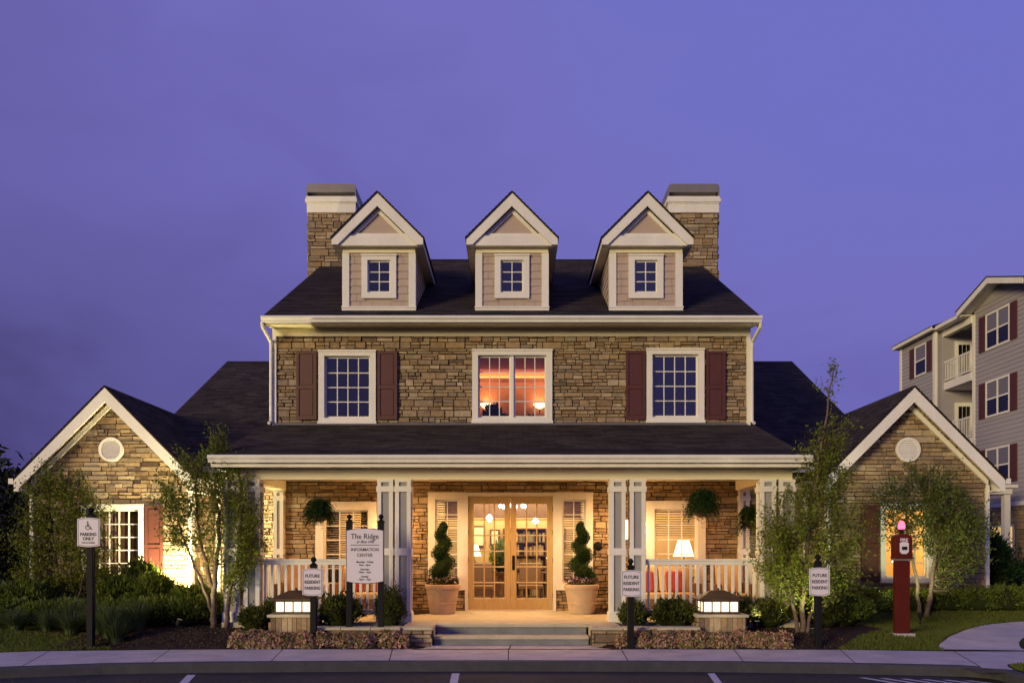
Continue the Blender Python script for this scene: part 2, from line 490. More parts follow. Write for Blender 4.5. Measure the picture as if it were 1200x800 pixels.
# flare to the steps
fl = [(-1.62, 13.36), (-1.45, 13.5), (-1.34, 13.92), (1.34, 13.92), (1.45, 13.5), (1.75, 13.36)]
b.face([(x, y, .003) for x, y in [(1.75, 13.30), (1.75, 13.36), (1.45, 13.5), (1.34, 13.99), (.0, 13.99)] + [(-.045, 13.36), (-.045, 13.30)]][::1])
b.face([(x, y, .003) for x, y in [(-.065, 13.30), (-.065, 13.36), (-.0201, 13.99), (-1.34, 13.99), (-1.45, 13.5), (-1.62, 13.36), (-1.62, 13.30)]])
struct(b.build('sidewalk', M['concrete']))
b = MB()
def tri_strip(A, B, z):
    for i in range(len(A) - 1):
        b.face([(*A[i], z), (*A[i+1], z), (*B[i+1], z), (*B[i], z)])
tri_strip([(x, kin_y(x) if x < 6.5 else 11.2) for x in np.arange(-12.5, 6.6, .5)], [(x, 13.8) for x in np.arange(-12.5, 6.6, .5)], -.012)
b.face([(6.2, 10.9, -.014), (30, 10.9, -.014), (30, 13.6, -.014), (6.2, 13.6, -.014)])
struct(b.build('sidewalk_base', pm('joint_dirt', (.06, .05, .045), .95, .2, 5)))

# curved walkway to the right, draped on the terrain
PL = [(1100, 760.6), (1101, 755), (1110, 748), (1130, 738.5), (1160, 731.5), (1200, 728), (1260, 725.5), (1340, 724)]
PR = [(1300, 763.6), (1240, 763.4), (1206, 761.5), (1195, 757), (1200, 747), (1235, 737), (1290, 731), (1350, 728.5)]
b = MB()
GA = [on_ground(*p) for p in PL]; GB = [on_ground(*p) for p in PR]
GA = [tuple(p) for p in GA]; GB = [tuple(p) for p in GB]
def sub(L, n=6):
    out = []
    for i in range(len(L) - 1):
        P = [Vector(L[max(0, i-1)]), Vector(L[i]), Vector(L[i+1]), Vector(L[min(len(L)-1, i+2)])]
        for k in range(n):
            t = k / n
            out.append(.5 * ((2*P[1]) + (P[2]-P[0])*t + (2*P[0]-5*P[1]+4*P[2]-P[3])*t*t + (3*P[1]-P[0]-3*P[2]+P[3])*t**3))
    out.append(Vector(L[-1])); return out
A_, B_ = sub(GA), sub(GB)
for i in range(len(A_) - 1):
    for k in range(8):
        def q(i, k):
            p = A_[i].lerp(B_[i], k / 8); return (p.x, p.y, max(hgt(p.x, p.y), 0) + .006)
        b.face([q(i, k), q(i, k+1), q(i+1, k+1), q(i+1, k)])
# the strip in front of the walkway mouth, up to the returning kerb
struct(b.build('walkway', M['concrete']))
WALK_A, WALK_B = A_, B_
# grass patch inside the kerb return
b = MB()
b.face([(6.72, -20, -.006), (30, -20, -.006), (30, 11.45, -.006), (8, 11.5, -.006), (7.2, 11.62, -.006), (7.0, 11.55, -.006), (6.85, 11.3, -.006), (6.76, 10.9, -.006)])
struct(b.build('verge', M['soil_grass']))

# mulch beds draped over the terrain
def mulch(name, xl, xr, y0, y1, dx=.12):
    b = MB()
    ysm = np.arange(y0, y1 + .001, .1)
    nx = int((max(xr(y) for y in ysm) - min(xl(y) for y in ysm)) / dx)
    idx = {}
    for j, yy in enumerate(ysm):
        for i in range(nx + 1):
            x = xl(yy) + (xr(yy) - xl(yy)) * i / nx
            edge = min(i, nx - i, j, len(ysm) - 1 - j)
            z = hgt(x, yy) + .006 + (rng.random() * .028 if edge > 0 else -.004)
            idx[i, j] = len(b.v); b.v.append((x, yy, z))
    for j in range(len(ysm) - 1):
        for i in range(nx):
            b.f.append((idx[i, j], idx[i+1, j], idx[i+1, j+1], idx[i, j+1])); b.m.append(0); b.uv.append(None)
    return struct(b.build(name, M['mulch']))
mulch('mulch_bed', lambda y: -7.35 - .25 * math.sin(y * 2) - (1.2 if y > 14.2 else 0), lambda y: -1.62 + .12 * min(1, max(0, (y - 13.35) / .3)), 13.35, 18.1)
def xr_(y):
    pts = [(13.36, 5.28), (13.7, 5.55), (14.1, 5.95), (14.5, 6.6), (14.9, 6.7), (15.3, 6.45), (16, 6.4), (17.0, 6.7), (18.1, 7.0)]
    return float(np.interp(y, [p[0] for p in pts], [p[1] for p in pts]))
mulch('mulch_bed', lambda y: 1.62 - .12 * min(1, max(0, (y - 13.35) / .3)), xr_, 13.35, 18.1)

# painted stall lines on the asphalt
b = MB()
for (x0, x1, xa, xb) in ((219.5, 229.5, 184, 196), (529.5, 538.5, 521, 531.5), (829, 837.5, 856, 866)):
    y0, y1 = 788.6, 826
    p = [g0(x0, y0, ZA), g0(x1, y0, ZA), g0(xb, y1, ZA), g0(xa, y1, ZA)]
    if xa < 300: p = [g0(x0, 790.5, ZA), g0(x1, 790.5, ZA), g0(xb, y1, ZA), g0(xa, y1, ZA)]
    far = [(p[2][0] + (p[2][0]-p[1][0])*1.2, p[2][1] + (p[2][1]-p[1][1])*1.2), (p[3][0] + (p[3][0]-p[0][0])*1.2, p[3][1] + (p[3][1]-p[0][1])*1.2)]
    b.face([(*p[0], ZA + .004), (*p[1], ZA + .004), (*far[0], ZA + .004), (*far[1], ZA + .004)])
# hatched aisle by the right kerb
for k in range(6):
    x = 4.75 + k * .26
    b.face([(x, 11.28 - .05*k, ZA + .004), (x + .10, 11.27 - .05*k, ZA + .004), (x + .55, 10.4, ZA + .004), (x + .45, 10.4, ZA + .004)])
struct(b.build('road_markings', M['paint']))
# ------------------------------------------------------------------ stonework
def clip_half(poly, a, bb, c):
    """keep a*x + b*y <= c"""
    out = []
    for i in range(len(poly)):
        p, q = poly[i], poly[(i + 1) % len(poly)]
        dp, dq = a*p[0] + bb*p[1] - c, a*q[0] + bb*q[1] - c
        if dp <= 0: out.append(p)
        if (dp < 0 < dq) or (dq < 0 < dp):
            t = dp / (dp - dq); out.append((p[0] + (q[0]-p[0])*t, p[1] + (q[1]-p[1])*t))
    return out
def poly_halves(poly):
    n = len(poly); A = sum(poly[i][0]*poly[(i+1) % n][1] - poly[(i+1) % n][0]*poly[i][1] for i in range(n))
    if A < 0: poly = poly[::-1]
    hs = []
    for i in range(n):
        p, q = poly[i], poly[(i+1) % n]
        ex, ey = q[0]-p[0], q[1]-p[1]
        hs.append((ey, -ex, ey*p[0] - ex*p[1]))
    return hs
def clip_poly(r, hs):
    for h in hs:
        r = clip_half(r, *h)
        if len(r) < 3: return []
    return r
def rect_minus(r, ops, m=.012):
    rects = [r]
    for o in ops:
        nr = []
        for (x0, x1, z0, z1) in rects:
            if o[0] >= x1 or o[1] <= x0 or o[2] >= z1 or o[3] <= z0: nr.append((x0, x1, z0, z1)); continue
            if o[0] - x0 > m: nr.append((x0, o[0], z0, z1))
            if x1 - o[1] > m: nr.append((o[1], x1, z0, z1))
            if o[2] - z0 > m: nr.append((max(x0, o[0]), min(x1, o[1]), z0, o[2]))
            if z1 - o[3] > m: nr.append((max(x0, o[0]), min(x1, o[1]), o[3], z1))
        rects = nr
    return rects

def stone_wall(name, parent, origin, u, n, poly, ops=(), thick=.25, zs=None, scale=1.0, seed=1, back=True, label=None, bare=False):
    """stone veneer in the plane origin + u*x + z, facing n; poly in (x, z); ops = openings (x0,x1,z0,z1)"""
    r_ = random.Random(seed)
    O = Vector(origin); U = Vector(u); N = Vector(n); Z = Vector((0, 0, 1))
    mb = MB()
    hs = poly_halves(poly)
    flip = U.cross(Z).dot(N) < 0
    def face(pts, m):
        mb.face(pts[::-1] if flip else pts, m)
    P = lambda x, z, dd: O + U * x + Z * z + N * dd
    x0, x1 = min(p[0] for p in poly), max(p[0] for p in poly); z0, z1 = min(p[1] for p in poly), max(p[1] for p in poly)
    # backing
    gx = sorted(set([x0, x1] + [v for o in ops for v in o[:2] if x0 < v < x1])); gz = sorted(set([z0, z1] + [v for o in ops for v in o[2:] if z0 < v < z1]))
    for i in range(len(gx) - 1):
        for j in range(len(gz) - 1):
            cx, cz = (gx[i]+gx[i+1])/2, (gz[j]+gz[j+1])/2
            if any(o[0] < cx < o[1] and o[2] < cz < o[3] for o in ops): continue
            q = clip_poly([(gx[i], gz[j]), (gx[i+1], gz[j]), (gx[i+1], gz[j+1]), (gx[i], gz[j+1])], hs)
            if len(q) < 3: continue
            face([P(a, c, 0) for a, c in q], 0)
            if back: face([P(a, c, -thick) for a, c in q][::-1], 0)
    for o in ops:     # reveals
        for (a, c) in (((o[0], o[2]), (o[0], o[3])), ((o[0], o[3]), (o[1], o[3])), ((o[1], o[3]), (o[1], o[2])), ((o[1], o[2]), (o[0], o[2]))):
            face([P(*a, 0), P(*c, 0), P(*c, -thick), P(*a, -thick)], 0)
    if not bare:
        sz0, sz1 = zs if zs else (z0, z1)
        z = sz0
        cells = []
        while z < sz1 - .02:
            hb = r_.choice([.075, .10, .12, .15, .19]) * scale
            if z + hb > sz1: hb = sz1 - z
            x = x0 - r_.random() * .3
            while x < x1:
                w = r_.uniform(.16, .55) * scale
                if hb > .14 * scale and r_.random() < .6:
                    f = r_.uniform(.38, .62)
                    xx = x
                    for (za, zb) in ((z, z + hb*f), (z + hb*f, z + hb)):
                        xx = x
                        while xx < x + w - .02:
                            ww = min(r_.uniform(.14, .4) * scale, x + w - xx)
                            if x + w - xx - ww < .07: ww = x + w - xx
                            cells.append((xx, xx + ww, za, zb)); xx += ww
                else:
                    cells.append((x, x + w, z, z + hb))
                x += w
            z += hb
        g = .0045
        for c in cells:
            for (a0, a1, c0, c1) in rect_minus((max(c[0], x0), min(c[1], x1), c[2], c[3]), ops):
                if a1 - a0 < .03 or c1 - c0 < .025: continue
                q = clip_poly([(a0+g, c0+g), (a1-g, c0+g), (a1-g, c1-g), (a0+g, c1-g)], hs)
                if len(q) < 3: continue
                mx, mz = sum(p[0] for p in q)/len(q), sum(p[1] for p in q)/len(q)
                dd = r_.uniform(.012, .055)
                top = []
                for p in q:
                    dx, dz = mx - p[0], mz - p[1]
                    top.append((p[0] + math.copysign(min(abs(dx)*.4, r_.uniform(.003, .014)), dx), p[1] + math.copysign(min(abs(dz)*.4, r_.uniform(.002, .009)), dz), dd + r_.uniform(-.006, .006)))
                i = len(mb.v); k = len(q)
                mb.v += [tuple(P(a, cz, .001)) for a, cz in q] + [tuple(P(*t)) for t in top]
                fs = [tuple(i + k + j for j in range(k))] + [(i + j, i + (j+1) % k, i + k + (j+1) % k, i + k + j) for j in range(k)]
                for f in fs:
                    mb.f.append(f[::-1] if flip else f); mb.m.append(1); mb.uv.append(None)
    return mb.build(name, [M['mortar'], M['stone']], parent)

def shingle(mb, eL, eR, rR, rL, course=.14, lift=.012):
    """roof slope with stepped courses; eave left/right, ridge right/left"""
    eL, eR, rR, rL = map(Vector, (eL, eR, rR, rL))
    nrm = (eR - eL).cross(rL - eL).normalized()
    if nrm.z < 0: nrm = -nrm
    L = max((rL - eL).length, (rR - eR).length); n = max(1, int(L / course))
    org = eL
    ux = (eR - eL).normalized()
    up = nrm.cross(ux)
    def uv(p): return ((p - org).dot(ux), (p - org).dot(up))
    for i in range(n):
        t0, t1 = i / n, (i + 1) / n
        a, b_, c, d_ = eL.lerp(rL, t0), eR.lerp(rR, t0), eR.lerp(rR, t1), eL.lerp(rL, t1)
        mb.face([a + nrm*lift, b_ + nrm*lift, c + nrm*.002, d_ + nrm*.002], 0, [uv(p) for p in (a, b_, c, d_)])
        mb.face([a, b_, b_ + nrm*lift, a + nrm*lift], 0, [uv(p) for p in (a, b_, b_, a)])

# ------------------------------------------------------------------ the house
WD = 17.6; FL = .32
HX0, HX1 = -5.08, 5.06
house = thing('house', 'stone house with three white dormers, two chimneys and a lit front porch', 'house', (0, WD, 0))
X = lambda p, D=WD: (p - 600) * D / 963.0
Zy = lambda p, D=WD: 1.6 + (645 - p) * D / 963.0

def window(parent, x0, x1, z0, z1, tw, cols, rows, D, pane, mull=1, name='window', proud=.06, depth=.14, sill=True, frame=.035, mw=.020, blind=None, tm=None, casing=None):
    """casing + sash + muntins as one mesh, glass (and blind) as sub-parts"""
    tm = tm or M['white']
    b = MB()
    yf = D - proud
    hw = tw
    b.box(x0, x0 + hw, yf, D + .03, z0, z1)
    b.box(x1 - hw, x1, yf, D + .03, z0, z1)
    b.box(x0 + hw, x1 - hw, yf, D + .03, z1 - hw, z1)
    b.box(x0 + hw, x1 - hw, yf, D + .03, z0, z0 + hw)
    if sill: b.box(x0 - .015, x1 + .015, yf - .03, yf, z0 + .0, z0 + .055)
    b.box(x0 - .01, x1 + .01, yf - .018, yf, z1 - .035, z1 + .004)
    gx0, gx1, gz0, gz1 = x0 + hw, x1 - hw, z0 + hw, z1 - hw
    # jamb liner
    yj = D + depth
    b.box(gx0 - .02, gx0, D + .03, yj, gz0 - .02, gz1 + .02); b.box(gx1, gx1 + .02, D + .03, yj, gz0 - .02, gz1 + .02)
    b.box(gx0, gx1, D + .03, yj, gz1, gz1 + .02); b.box(gx0, gx1, D + .03, yj, gz0 - .02, gz0)
    ys = D + .012
    segs = []
    wseg = (gx1 - gx0) / mull
    for k in range(mull):
        a, c = gx0 + k * wseg, gx0 + (k + 1) * wseg
        if mull > 1:
            if k > 0: a += .03
            if k < mull - 1: c -= .03
        segs.append((a, c))
    for k in range(mull - 1):
        m_ = gx0 + (k + 1) * wseg
        b.box(m_ - .03, m_ + .03, D - .03, D + .05, gz0, gz1)
    for (a, c) in segs:
        b.box(a, a + frame, ys, ys + .05, gz0, gz1); b.box(c - frame, c, ys, ys + .05, gz0, gz1)
        b.box(a + frame, c - frame, ys, ys + .05, gz0, gz0 + frame * 1.3); b.box(a + frame, c - frame, ys, ys + .05, gz1 - frame, gz1)
        ia, ic, iz0, iz1 = a + frame, c - frame, gz0 + frame * 1.3, gz1 - frame
        for i in range(1, cols):
            xm = ia + (ic - ia) * i / cols; b.box(xm - mw/2, xm + mw/2, ys + .004, ys + .036, iz0, iz1)
        for j in range(1, rows):
            zm = iz0 + (iz1 - iz0) * j / rows
            b.box(ia, ic, ys + .006, ys + .034, zm - mw/2, zm + mw/2)
    o = b.build(name, tm, parent)
    p = MB(); p.box(gx0 + .004, gx1 - .004, ys + .018, ys + .024, gz0 + .004, gz1 - .004); p.build('pane', pane, o)
    if blind:
        bz = MB(); zt, zb = gz1 - .01, gz1 - (gz1 - gz0) * blind
        n = int((zt - zb) / .05)
        for k in range(n):
            z = zt - k * .05
            bz.face([(gx0 + .02, ys + .075, z - .012), (gx1 - .02, ys + .075, z - .012), (gx1 - .02, ys + .11, z + .012), (gx0 + .02, ys + .11, z + .012)])
        bz.box(gx0 + .02, gx1 - .02, ys + .07, ys + .115, zt - .03, zt + .01)
        bz.build('blind', M['blind'], o)
    return o
def opening(x0, x1, z0, z1, tw): return (x0 + tw * .6, x1 - tw * .6, z0 + tw * .6, z1 - tw * .6)

# front wall openings -----------------------------------------------------------------
UW = [(X(374), X(441), Zy(497), Zy(411), .125, 4, 4, 1), (X(553.5), X(647), Zy(496.5), Zy(410), .125, 3, 4, 2), (X(757), X(824.5), Zy(496), Zy(409), .125, 4, 4, 1)]
stone_wall('wall', house, (0, WD, 0), (1, 0, 0), (0, -1, 0), [(HX0, 4.22), (HX1, 4.22), (HX1, 6.22), (HX0, 6.22)], [opening(*w[:5]) for w in UW], seed=11, scale=.78)
for w, mt in zip(UW, ('darkglass', 'clear', 'darkglass')):
    window(house, *w[:4], w[4], w[5], w[6], WD, M[mt], mull=w[7], proud=.08)
LW = [(X(370.5), X(441.5), Zy(694), Zy(588), .17, 3, 5), (X(502), X(546), Zy(691), Zy(577), .15, 2, 6), (X(650.5), X(694.5), Zy(691), Zy(577), .15, 2, 6), (X(757), X(826), Zy(694), Zy(587), .17, 3, 5)]
door_op = (X(545), X(651.5), FL, Zy(577))
stone_wall('wall', house, (0, WD, 0), (1, 0, 0), (0, -1, 0), [(HX0, -.1), (HX1, -.1), (HX1, 4.215), (HX0, 4.215)], [opening(*w[:5]) for w in LW] + [door_op], zs=(.30, 3.12), seed=5, scale=.78)
for k, w in enumerate(LW):
    window(house, *w[:4], w[4], w[5], w[6], WD, M['clear'], proud=.08, blind=(.85, 1.0, 1.0, .40)[k], sill=False)

def shutter(x0, x1, z0, z1, D):
    b = MB(); yf = D - .095
    b.box(x0, x1, yf + .02, D - .04, z0, z1)
    w = .055; zm = z0 + (z1 - z0) * .47
    for (a, c, e, f) in ((x0, x0+w, z0, z1), (x1-w, x1, z0, z1), (x0+w, x1-w, z0, z0+w*1.2), (x0+w, x1-w, z1-w, z1), (x0+w, x1-w, zm-w*.6, zm+w*.6)):
        b.box(a, c, yf, yf + .02, e, f)
    for (e, f) in ((z0 + w*1.2, zm - w*.6), (zm + w*.6, z1 - w)):
        b.box(x0 + w + .03, x1 - w - .03, yf + .008, yf + .02, e + .03, f - .03)
    b.build('shutter', M['shutter'], house)
for (a, c) in ((348.5, 372), (443, 466), (733, 756), (826.5, 849)):
    shutter(X(a), X(c), Zy(492), Zy(412.5), WD)

# main roof, eaves -------------------------------------------------------------------
ED, EZ, RD, RZ = 17.05, 6.44, 23.2, 9.80
RX0, RX1 = -5.20, 5.18
b = MB()
shingle(b, (RX0, ED, EZ), (RX1, ED, EZ), (RX1, RD, RZ), (RX0, RD, RZ))
shingle(b, (RX1, 2*RD-ED, EZ), (RX0, 2*RD-ED, EZ), (RX0, RD, RZ), (RX1, RD, RZ))
b.prism([(ED, EZ - .002), (RD, RZ - .002), (2*RD-ED, EZ - .002), (2*RD-ED, EZ-.12), (RD, RZ - .16), (ED, EZ-.12)], 'x', RX0 + .012, RX1 - .012)
b.build('roof', M['roof'], house)
for (xa, xb) in ((RX0 - .002, RX0 + .04), (RX1 - .04, RX1 + .002)):
    b = MB()   # rake boards
    b.prism([(ED, EZ - .014), (RD, RZ - .014), (2*RD-ED, EZ-.014), (2*RD-ED, EZ-.25), (RD, RZ-.25), (ED, EZ-.25)], 'x', xa, xb)
    b.build('rake_board', M['white'], house)
b = MB()   # gutter with an ogee-like profile
def gutter(b, x0, x1, D, zt):
    b.prism([(D, zt), (D - .015, zt - .02), (D - .012, zt - .05), (D + .022, zt - .085), (D + .03, zt - .13), (D + .12, zt - .13), (D + .12, zt), (D + .105, zt), (D + .105, zt - .06), (D + .02, zt - .06), (D + .018, zt)], 'x', x0, x1)
gutter(b, RX0 + .02, RX1 - .02, ED - .115, EZ + .005)
b.build('gutter', M['white'], house)
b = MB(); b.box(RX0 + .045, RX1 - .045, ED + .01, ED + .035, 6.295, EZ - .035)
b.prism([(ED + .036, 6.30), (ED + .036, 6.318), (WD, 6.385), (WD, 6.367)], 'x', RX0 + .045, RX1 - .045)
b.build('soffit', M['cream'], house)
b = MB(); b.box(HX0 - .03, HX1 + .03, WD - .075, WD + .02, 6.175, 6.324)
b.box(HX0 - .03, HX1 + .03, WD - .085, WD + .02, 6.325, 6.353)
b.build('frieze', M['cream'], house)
# corner boards / downspouts
for sx, xc in ((-1, HX0), (1, HX1)):
    b = MB(); b.box(xc - .03, xc + .05, WD - .072, WD + .1, 4.22, 6.174) if sx < 0 else b.box(xc - .05, xc + .03, WD - .072, WD + .1, 4.22, 6.174)
    b.build('corner_board', M['white'], house)
    b = MB()
    b.tube([(xc + sx*.09, ED - .05, EZ - .11), (xc + sx*.09, ED - .02, EZ - .2), (xc + sx*.06, WD - .10, 6.05), (xc + sx*.05, WD - .10, 5.9), (xc + sx*.05, WD - .10, 4.36), (xc + sx*.07, WD - .2, 4.30)], .036, 8)
    b.build('downspout', M['white'], house)
# side and rear walls of the main block
b = MB()
for xx in (HX0, HX1):
    b.box(xx - .0 if xx > 0 else xx, xx + .18 if xx < 0 else xx + .001, WD + .02, 28.8, 0, 6.2) if xx < 0 else b.box(xx - .18, xx, WD + .02, 28.8, 0, 6.2)
b.prism([(WD + .02, 6.2), (RD, 9.6), (28.8, 6.2)], 'x', HX0 + .005, HX0 + .17)
b.prism([(WD + .02, 6.2), (RD, 9.6), (28.8, 6.2)], 'x', HX1 - .17, HX1 - .005)
b.box(HX0, HX1, 28.8, 29.0, 0, 6.2)
b.build('wall', M['apt_siding'], house)

# dormers ----------------------------------------------------------------------------
def dormer(xc, blue):
    D = 17.6; hw = .77; zb, zt = 6.62, 8.06
    b = MB()
    b.box(xc - hw + .02, xc + hw - .02, D + .3, 21.5, 6.5, zt)            # sheathing, with the window hole
    wx, wz0, wz1 = .27, 7.09, 7.83
    b.box(xc - hw + .02, xc - wx, D + .012, D + .299, 6.5, zt); b.box(xc + wx, xc + hw - .02, D + .012, D + .299, 6.5, zt)
    b.box(xc - wx, xc + wx, D + .012, D + .299, 6.5, wz0); b.box(xc - wx, xc + wx, D + .012, D + .299, wz1, zt)
    # front shingle courses
    n = 9; hc = (zt - zb) / n
    rr = random.Random(int(xc * 10) + 50)
    for k in range(n):
        z = zb + k * hc
        x = xc - hw + .03
        while x < xc + hw - .04:
            w = min(rr.uniform(.18, .42), xc + hw - .03 - x)
            if x + w > xc - wx and x < xc + wx and z + hc > wz0 and z < wz1:
                if x < xc - wx - .05: w = xc - wx - .02 - x
                elif x < xc + wx: x = xc + wx + .02; continue
            i0 = [(x + .003, D - .010, z), (x + w - .003, D - .010, z), (x + w - .003, D + .006, z + hc - .002), (x + .003, D + .006, z + hc - .002)]
            b.face(i0)
            b.face([(x + .003, D + .012, z), (x + w - .003, D + .012, z), (x + w - .003, D - .010, z), (x + .003, D - .010, z)])
            x += w
    for sx in (-1, 1):    # cheeks in lapped courses
        for k in range(n):
            z = zb + k * hc; xo = xc + sx * (hw + .006); xi = xc + sx * (hw - .008)
            q = [(xo, D + .05, z), (xo, 21.3, z), (xi, 21.3, z + hc), (xi, D + .05, z + hc)]
            b.face(q if sx > 0 else q[::-1])
            q = [(xc + sx*(hw - .02), D + .05, z), (xc + sx*(hw - .02), 21.3, z), (xo, 21.3, z), (xo, D + .05, z)]
            b.face(q if sx > 0 else q[::-1])
    # pediment triangle, set back under the overhang
    ap = 8.86
    b.prism([(xc - .64, 8.22), (xc + .64, 8.22), (xc, ap)], 'y', 17.505, 21.5)
    body = b.build('dormer', M['siding'], house)
    # white trim
    t = MB()
    for sx in (-1, 1):
        xa, xb = sorted((xc + sx * (hw + .015), xc + sx * (hw - .135)))
        t.box(xa, xb, D - .035, D + .12, zb + .17, zt - .10)
    t.box(xc - hw - .02, xc + hw + .02, D - .045, D + .12, zb - .02, zb + .165)
    t.box(xc - hw - .03, xc + hw + .03, D - .06, D + .005, zb + .166, zb + .195)
    # horizontal board of the pediment and its ledge
    t.box(xc - .935, xc + .935, 17.40, 17.45, 8.055, 8.265)
    t.box(xc - .66, xc + .66, 17.455, 17.504, 8.266, 8.335)
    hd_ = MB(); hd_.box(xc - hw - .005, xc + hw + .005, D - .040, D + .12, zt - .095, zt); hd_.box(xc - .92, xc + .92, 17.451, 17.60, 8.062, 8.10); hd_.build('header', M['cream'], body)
    # rakes
    for sx in (-1, 1):
        o_ = [(xc, 9.165), (xc + sx*.965, 8.20), (xc + sx*.965, 8.058), (xc + sx*.86, 8.058), (xc + sx*.86, 8.03 + .02), (xc, 8.84)]
        o_ = [(xc, 9.165), (xc + sx*.965, 8.215), (xc + sx*.965, 8.058), (xc + sx*.84, 8.058), (xc, 8.875)]
        t.prism(o_, 'y', 17.345, 17.398)
        t.prism([(xc, 8.872), (xc + sx*.62, 8.262), (xc + sx*.52, 8.262), (xc, 8.765)], 'y', 17.46, 17.503)
        # sloping soffit
        t.prism([(xc, 8.99), (xc + sx*.93, 8.085), (xc + sx*.93, 8.06), (xc, 8.965)], 'y', 17.399, 17.504)
        # eave fascia running back
        xa, xb = sorted((xc + sx*.93, xc + sx*.962))
        t.box(xa, xb, 17.399, 20.9, 8.06, 8.20)
        xa, xb = sorted((xc + sx*.76, xc + sx*.93))
        t.box(xa, xb, 17.61, 20.6, 8.062, 8.08)
    t.build('trim', M['white'], body)
    r = MB()
    for sx in (-1, 1):
        e0, e1, q1, q0 = (xc + sx*.985, 17.32, 8.205), (xc + sx*.985, 21.4, 8.205), (xc, 22.9, 9.185), (xc, 17.32, 9.185)
        if sx > 0: shingle(r, e0, e1, q1, q0)
        else: shingle(r, e1, e0, q0, q1)
        r.prism([(xc, 9.18), (xc + sx*.98, 8.20), (xc + sx*.98, 8.17), (xc, 9.15)], 'y', 17.325, 22.6)
    r.build('roof', M['roof'], body)
    window(body, xc - .37, xc + .37, 6.99, 7.93, .125, 2, 3, D, M['darkglass'], name='window', proud=.05, sill=False, frame=.03)
for xc in (-2.845, 0.0, 2.865): dormer(xc, 0)

# chimneys ---------------------------------------------------------------------------
def chimney(x0, x1, seed, inner):
    c = stone_wall('chimney', house, (0, 22.3, 0), (1, 0, 0), (0, -1, 0), [(x0, 6.0), (x1, 6.0), (x1, 10.76), (x0, 10.76)], seed=seed, back=False, zs=(7.0, 10.76))
    for xs_, nn in ((x0, -1), (x1, 1)):
        stone_wall('side', c, (xs_, 22.3, 0), (0, 1, 0), (nn, 0, 0), [(0, 6.0), (1.2, 6.0), (1.2, 10.76), (0, 10.76)], seed=seed + 3 + nn, back=False, zs=(7.0, 10.76))
    b = MB(); b.box(x0 + .001, x1 - .001, 23.49, 23.5, 6, 10.76); b.build('back', M['mortar'], c)
    b = MB()
    b.box(x0 - .03, x1 + .03, 22.27, 23.53, 10.761, 11.0); b.box(x0 - .045, x1 + .045, 22.255, 23.545, 11.0, 11.03)
    b.box(x0 - .07, x1 + .07, 22.23, 23.57, 11.03, 11.12); b.box(x0 - .05, x1 + .05, 22.25, 23.55, 11.12, 11.19)
    b.build('cap', M['white'], c)
    b = MB()
    hw_ = [(x0 - .04, 11.30), (x1 + .04, 11.30), (x1 + .04, 11.43), (x1 + .015, 11.50), (x1 - .05, 11.525), (x0 + .05, 11.525), (x0 - .015, 11.50), (x0 - .04, 11.43)]
    b.prism(hw_, 'y', 22.25, 23.55)
    b.box(x0 - .04, x0 - .01, 22.25, 23.55, 11.191, 11.299); b.box(x1 + .01, x1 + .04, 22.25, 23.55, 11.191, 11.299)
    a0, a1 = (x0, x0 + .24) if inner > 0 else (x1 - .24, x1)
    b.box(a0, a1, 22.6, 23.2, 11.191, 11.299)
    b.build('shroud', M['metal'], c)
    b = MB(); b.box(x0 + .02, x1 - .02, 22.45, 22.5, 11.191, 11.299); b.build('bright_slit_board', M['white'], c)  # added white board that makes the shroud slit look bright
chimney(-5.53, -4.27, 31, 1)
chimney(4.27, 5.58, 41, -1)

# porch roof ---------------------------------------------------------------------------
PE, PZ = 14.33, 3.25; PX0, PX1 = -5.25, 5.17
slope = (4.285 - PZ) / (WD - .04 - PE)
b = MB()
shingle(b, (PX0, PE, PZ), (PX1, PE, PZ), (PX1, WD - .04, 4.285), (PX0, WD - .04, 4.285))
b.prism([(PE, PZ - .003), (WD - .045, 4.28), (WD - .045, 3.14), (PE + .03, 3.14), (PE, 3.12)], 'x', PX0 + .01, PX1 - .01)
# the side returns, running back beside the main wall
for (xa, xb) in ((PX0, HX0 - .05), (HX1 + .05, PX1)):
    shingle(b, (xa, WD - .04, 4.285), (xb, WD - .04, 4.285), (xb, 19.4, 4.285 + slope*1.84), (xa, 19.4, 4.285 + slope*1.84))
    b.prism([(WD - .04, 4.28), (19.4, 4.28 + slope*1.84), (19.4, 3.2), (WD - .04, 3.2)], 'x', xa + .01, xb - .01)
b.build('porch_roof', M['roof'], house)
b = MB(); b.prism([(WD - .13, 4.275), (WD - .005, 4.315), (WD - .005, 4.345), (WD - .02, 4.345), (WD - .13, 4.285)], 'x', HX0 + .06, HX1 - .06); b.build('flashing', M['metal'], house)
b = MB()
for k in range(40):
    x = RX0 + .02 + k*.259; b.prism([(RD - .13, RZ - .058), (RD, RZ + .022), (RD + .13, RZ - .058), (RD + .13, RZ - .075), (RD - .13, RZ - .075)], 'x', x, x + .252)
b.build('ridge_cap', M['roof'], house)
b = MB(); gutter(b, PX0 - .02, PX1 + .04, PE - .12, PZ + .01); b.build('gutter', M['white'], house)
b = MB()
b.box(PX0 + .02, PX1 - .02, PE + .002, PE + .03, 3.06, 3.235)
b.box(PX0 + .02, PX1 - .02, PE + .031, 14.80, 3.09, 3.115)
b.box(PX0 - .004, PX0 + .019, PE + .002, 17.5, 3.06, 3.22); b.box(PX1 - .019, PX1 + .004, PE + .002, 17.5, 3.06, 3.22)
b.build('fascia', M['white'], house)
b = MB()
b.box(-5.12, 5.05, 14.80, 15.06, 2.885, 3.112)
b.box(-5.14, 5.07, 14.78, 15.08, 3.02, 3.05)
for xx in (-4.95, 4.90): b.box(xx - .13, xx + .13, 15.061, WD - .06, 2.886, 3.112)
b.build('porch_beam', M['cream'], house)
b = MB()
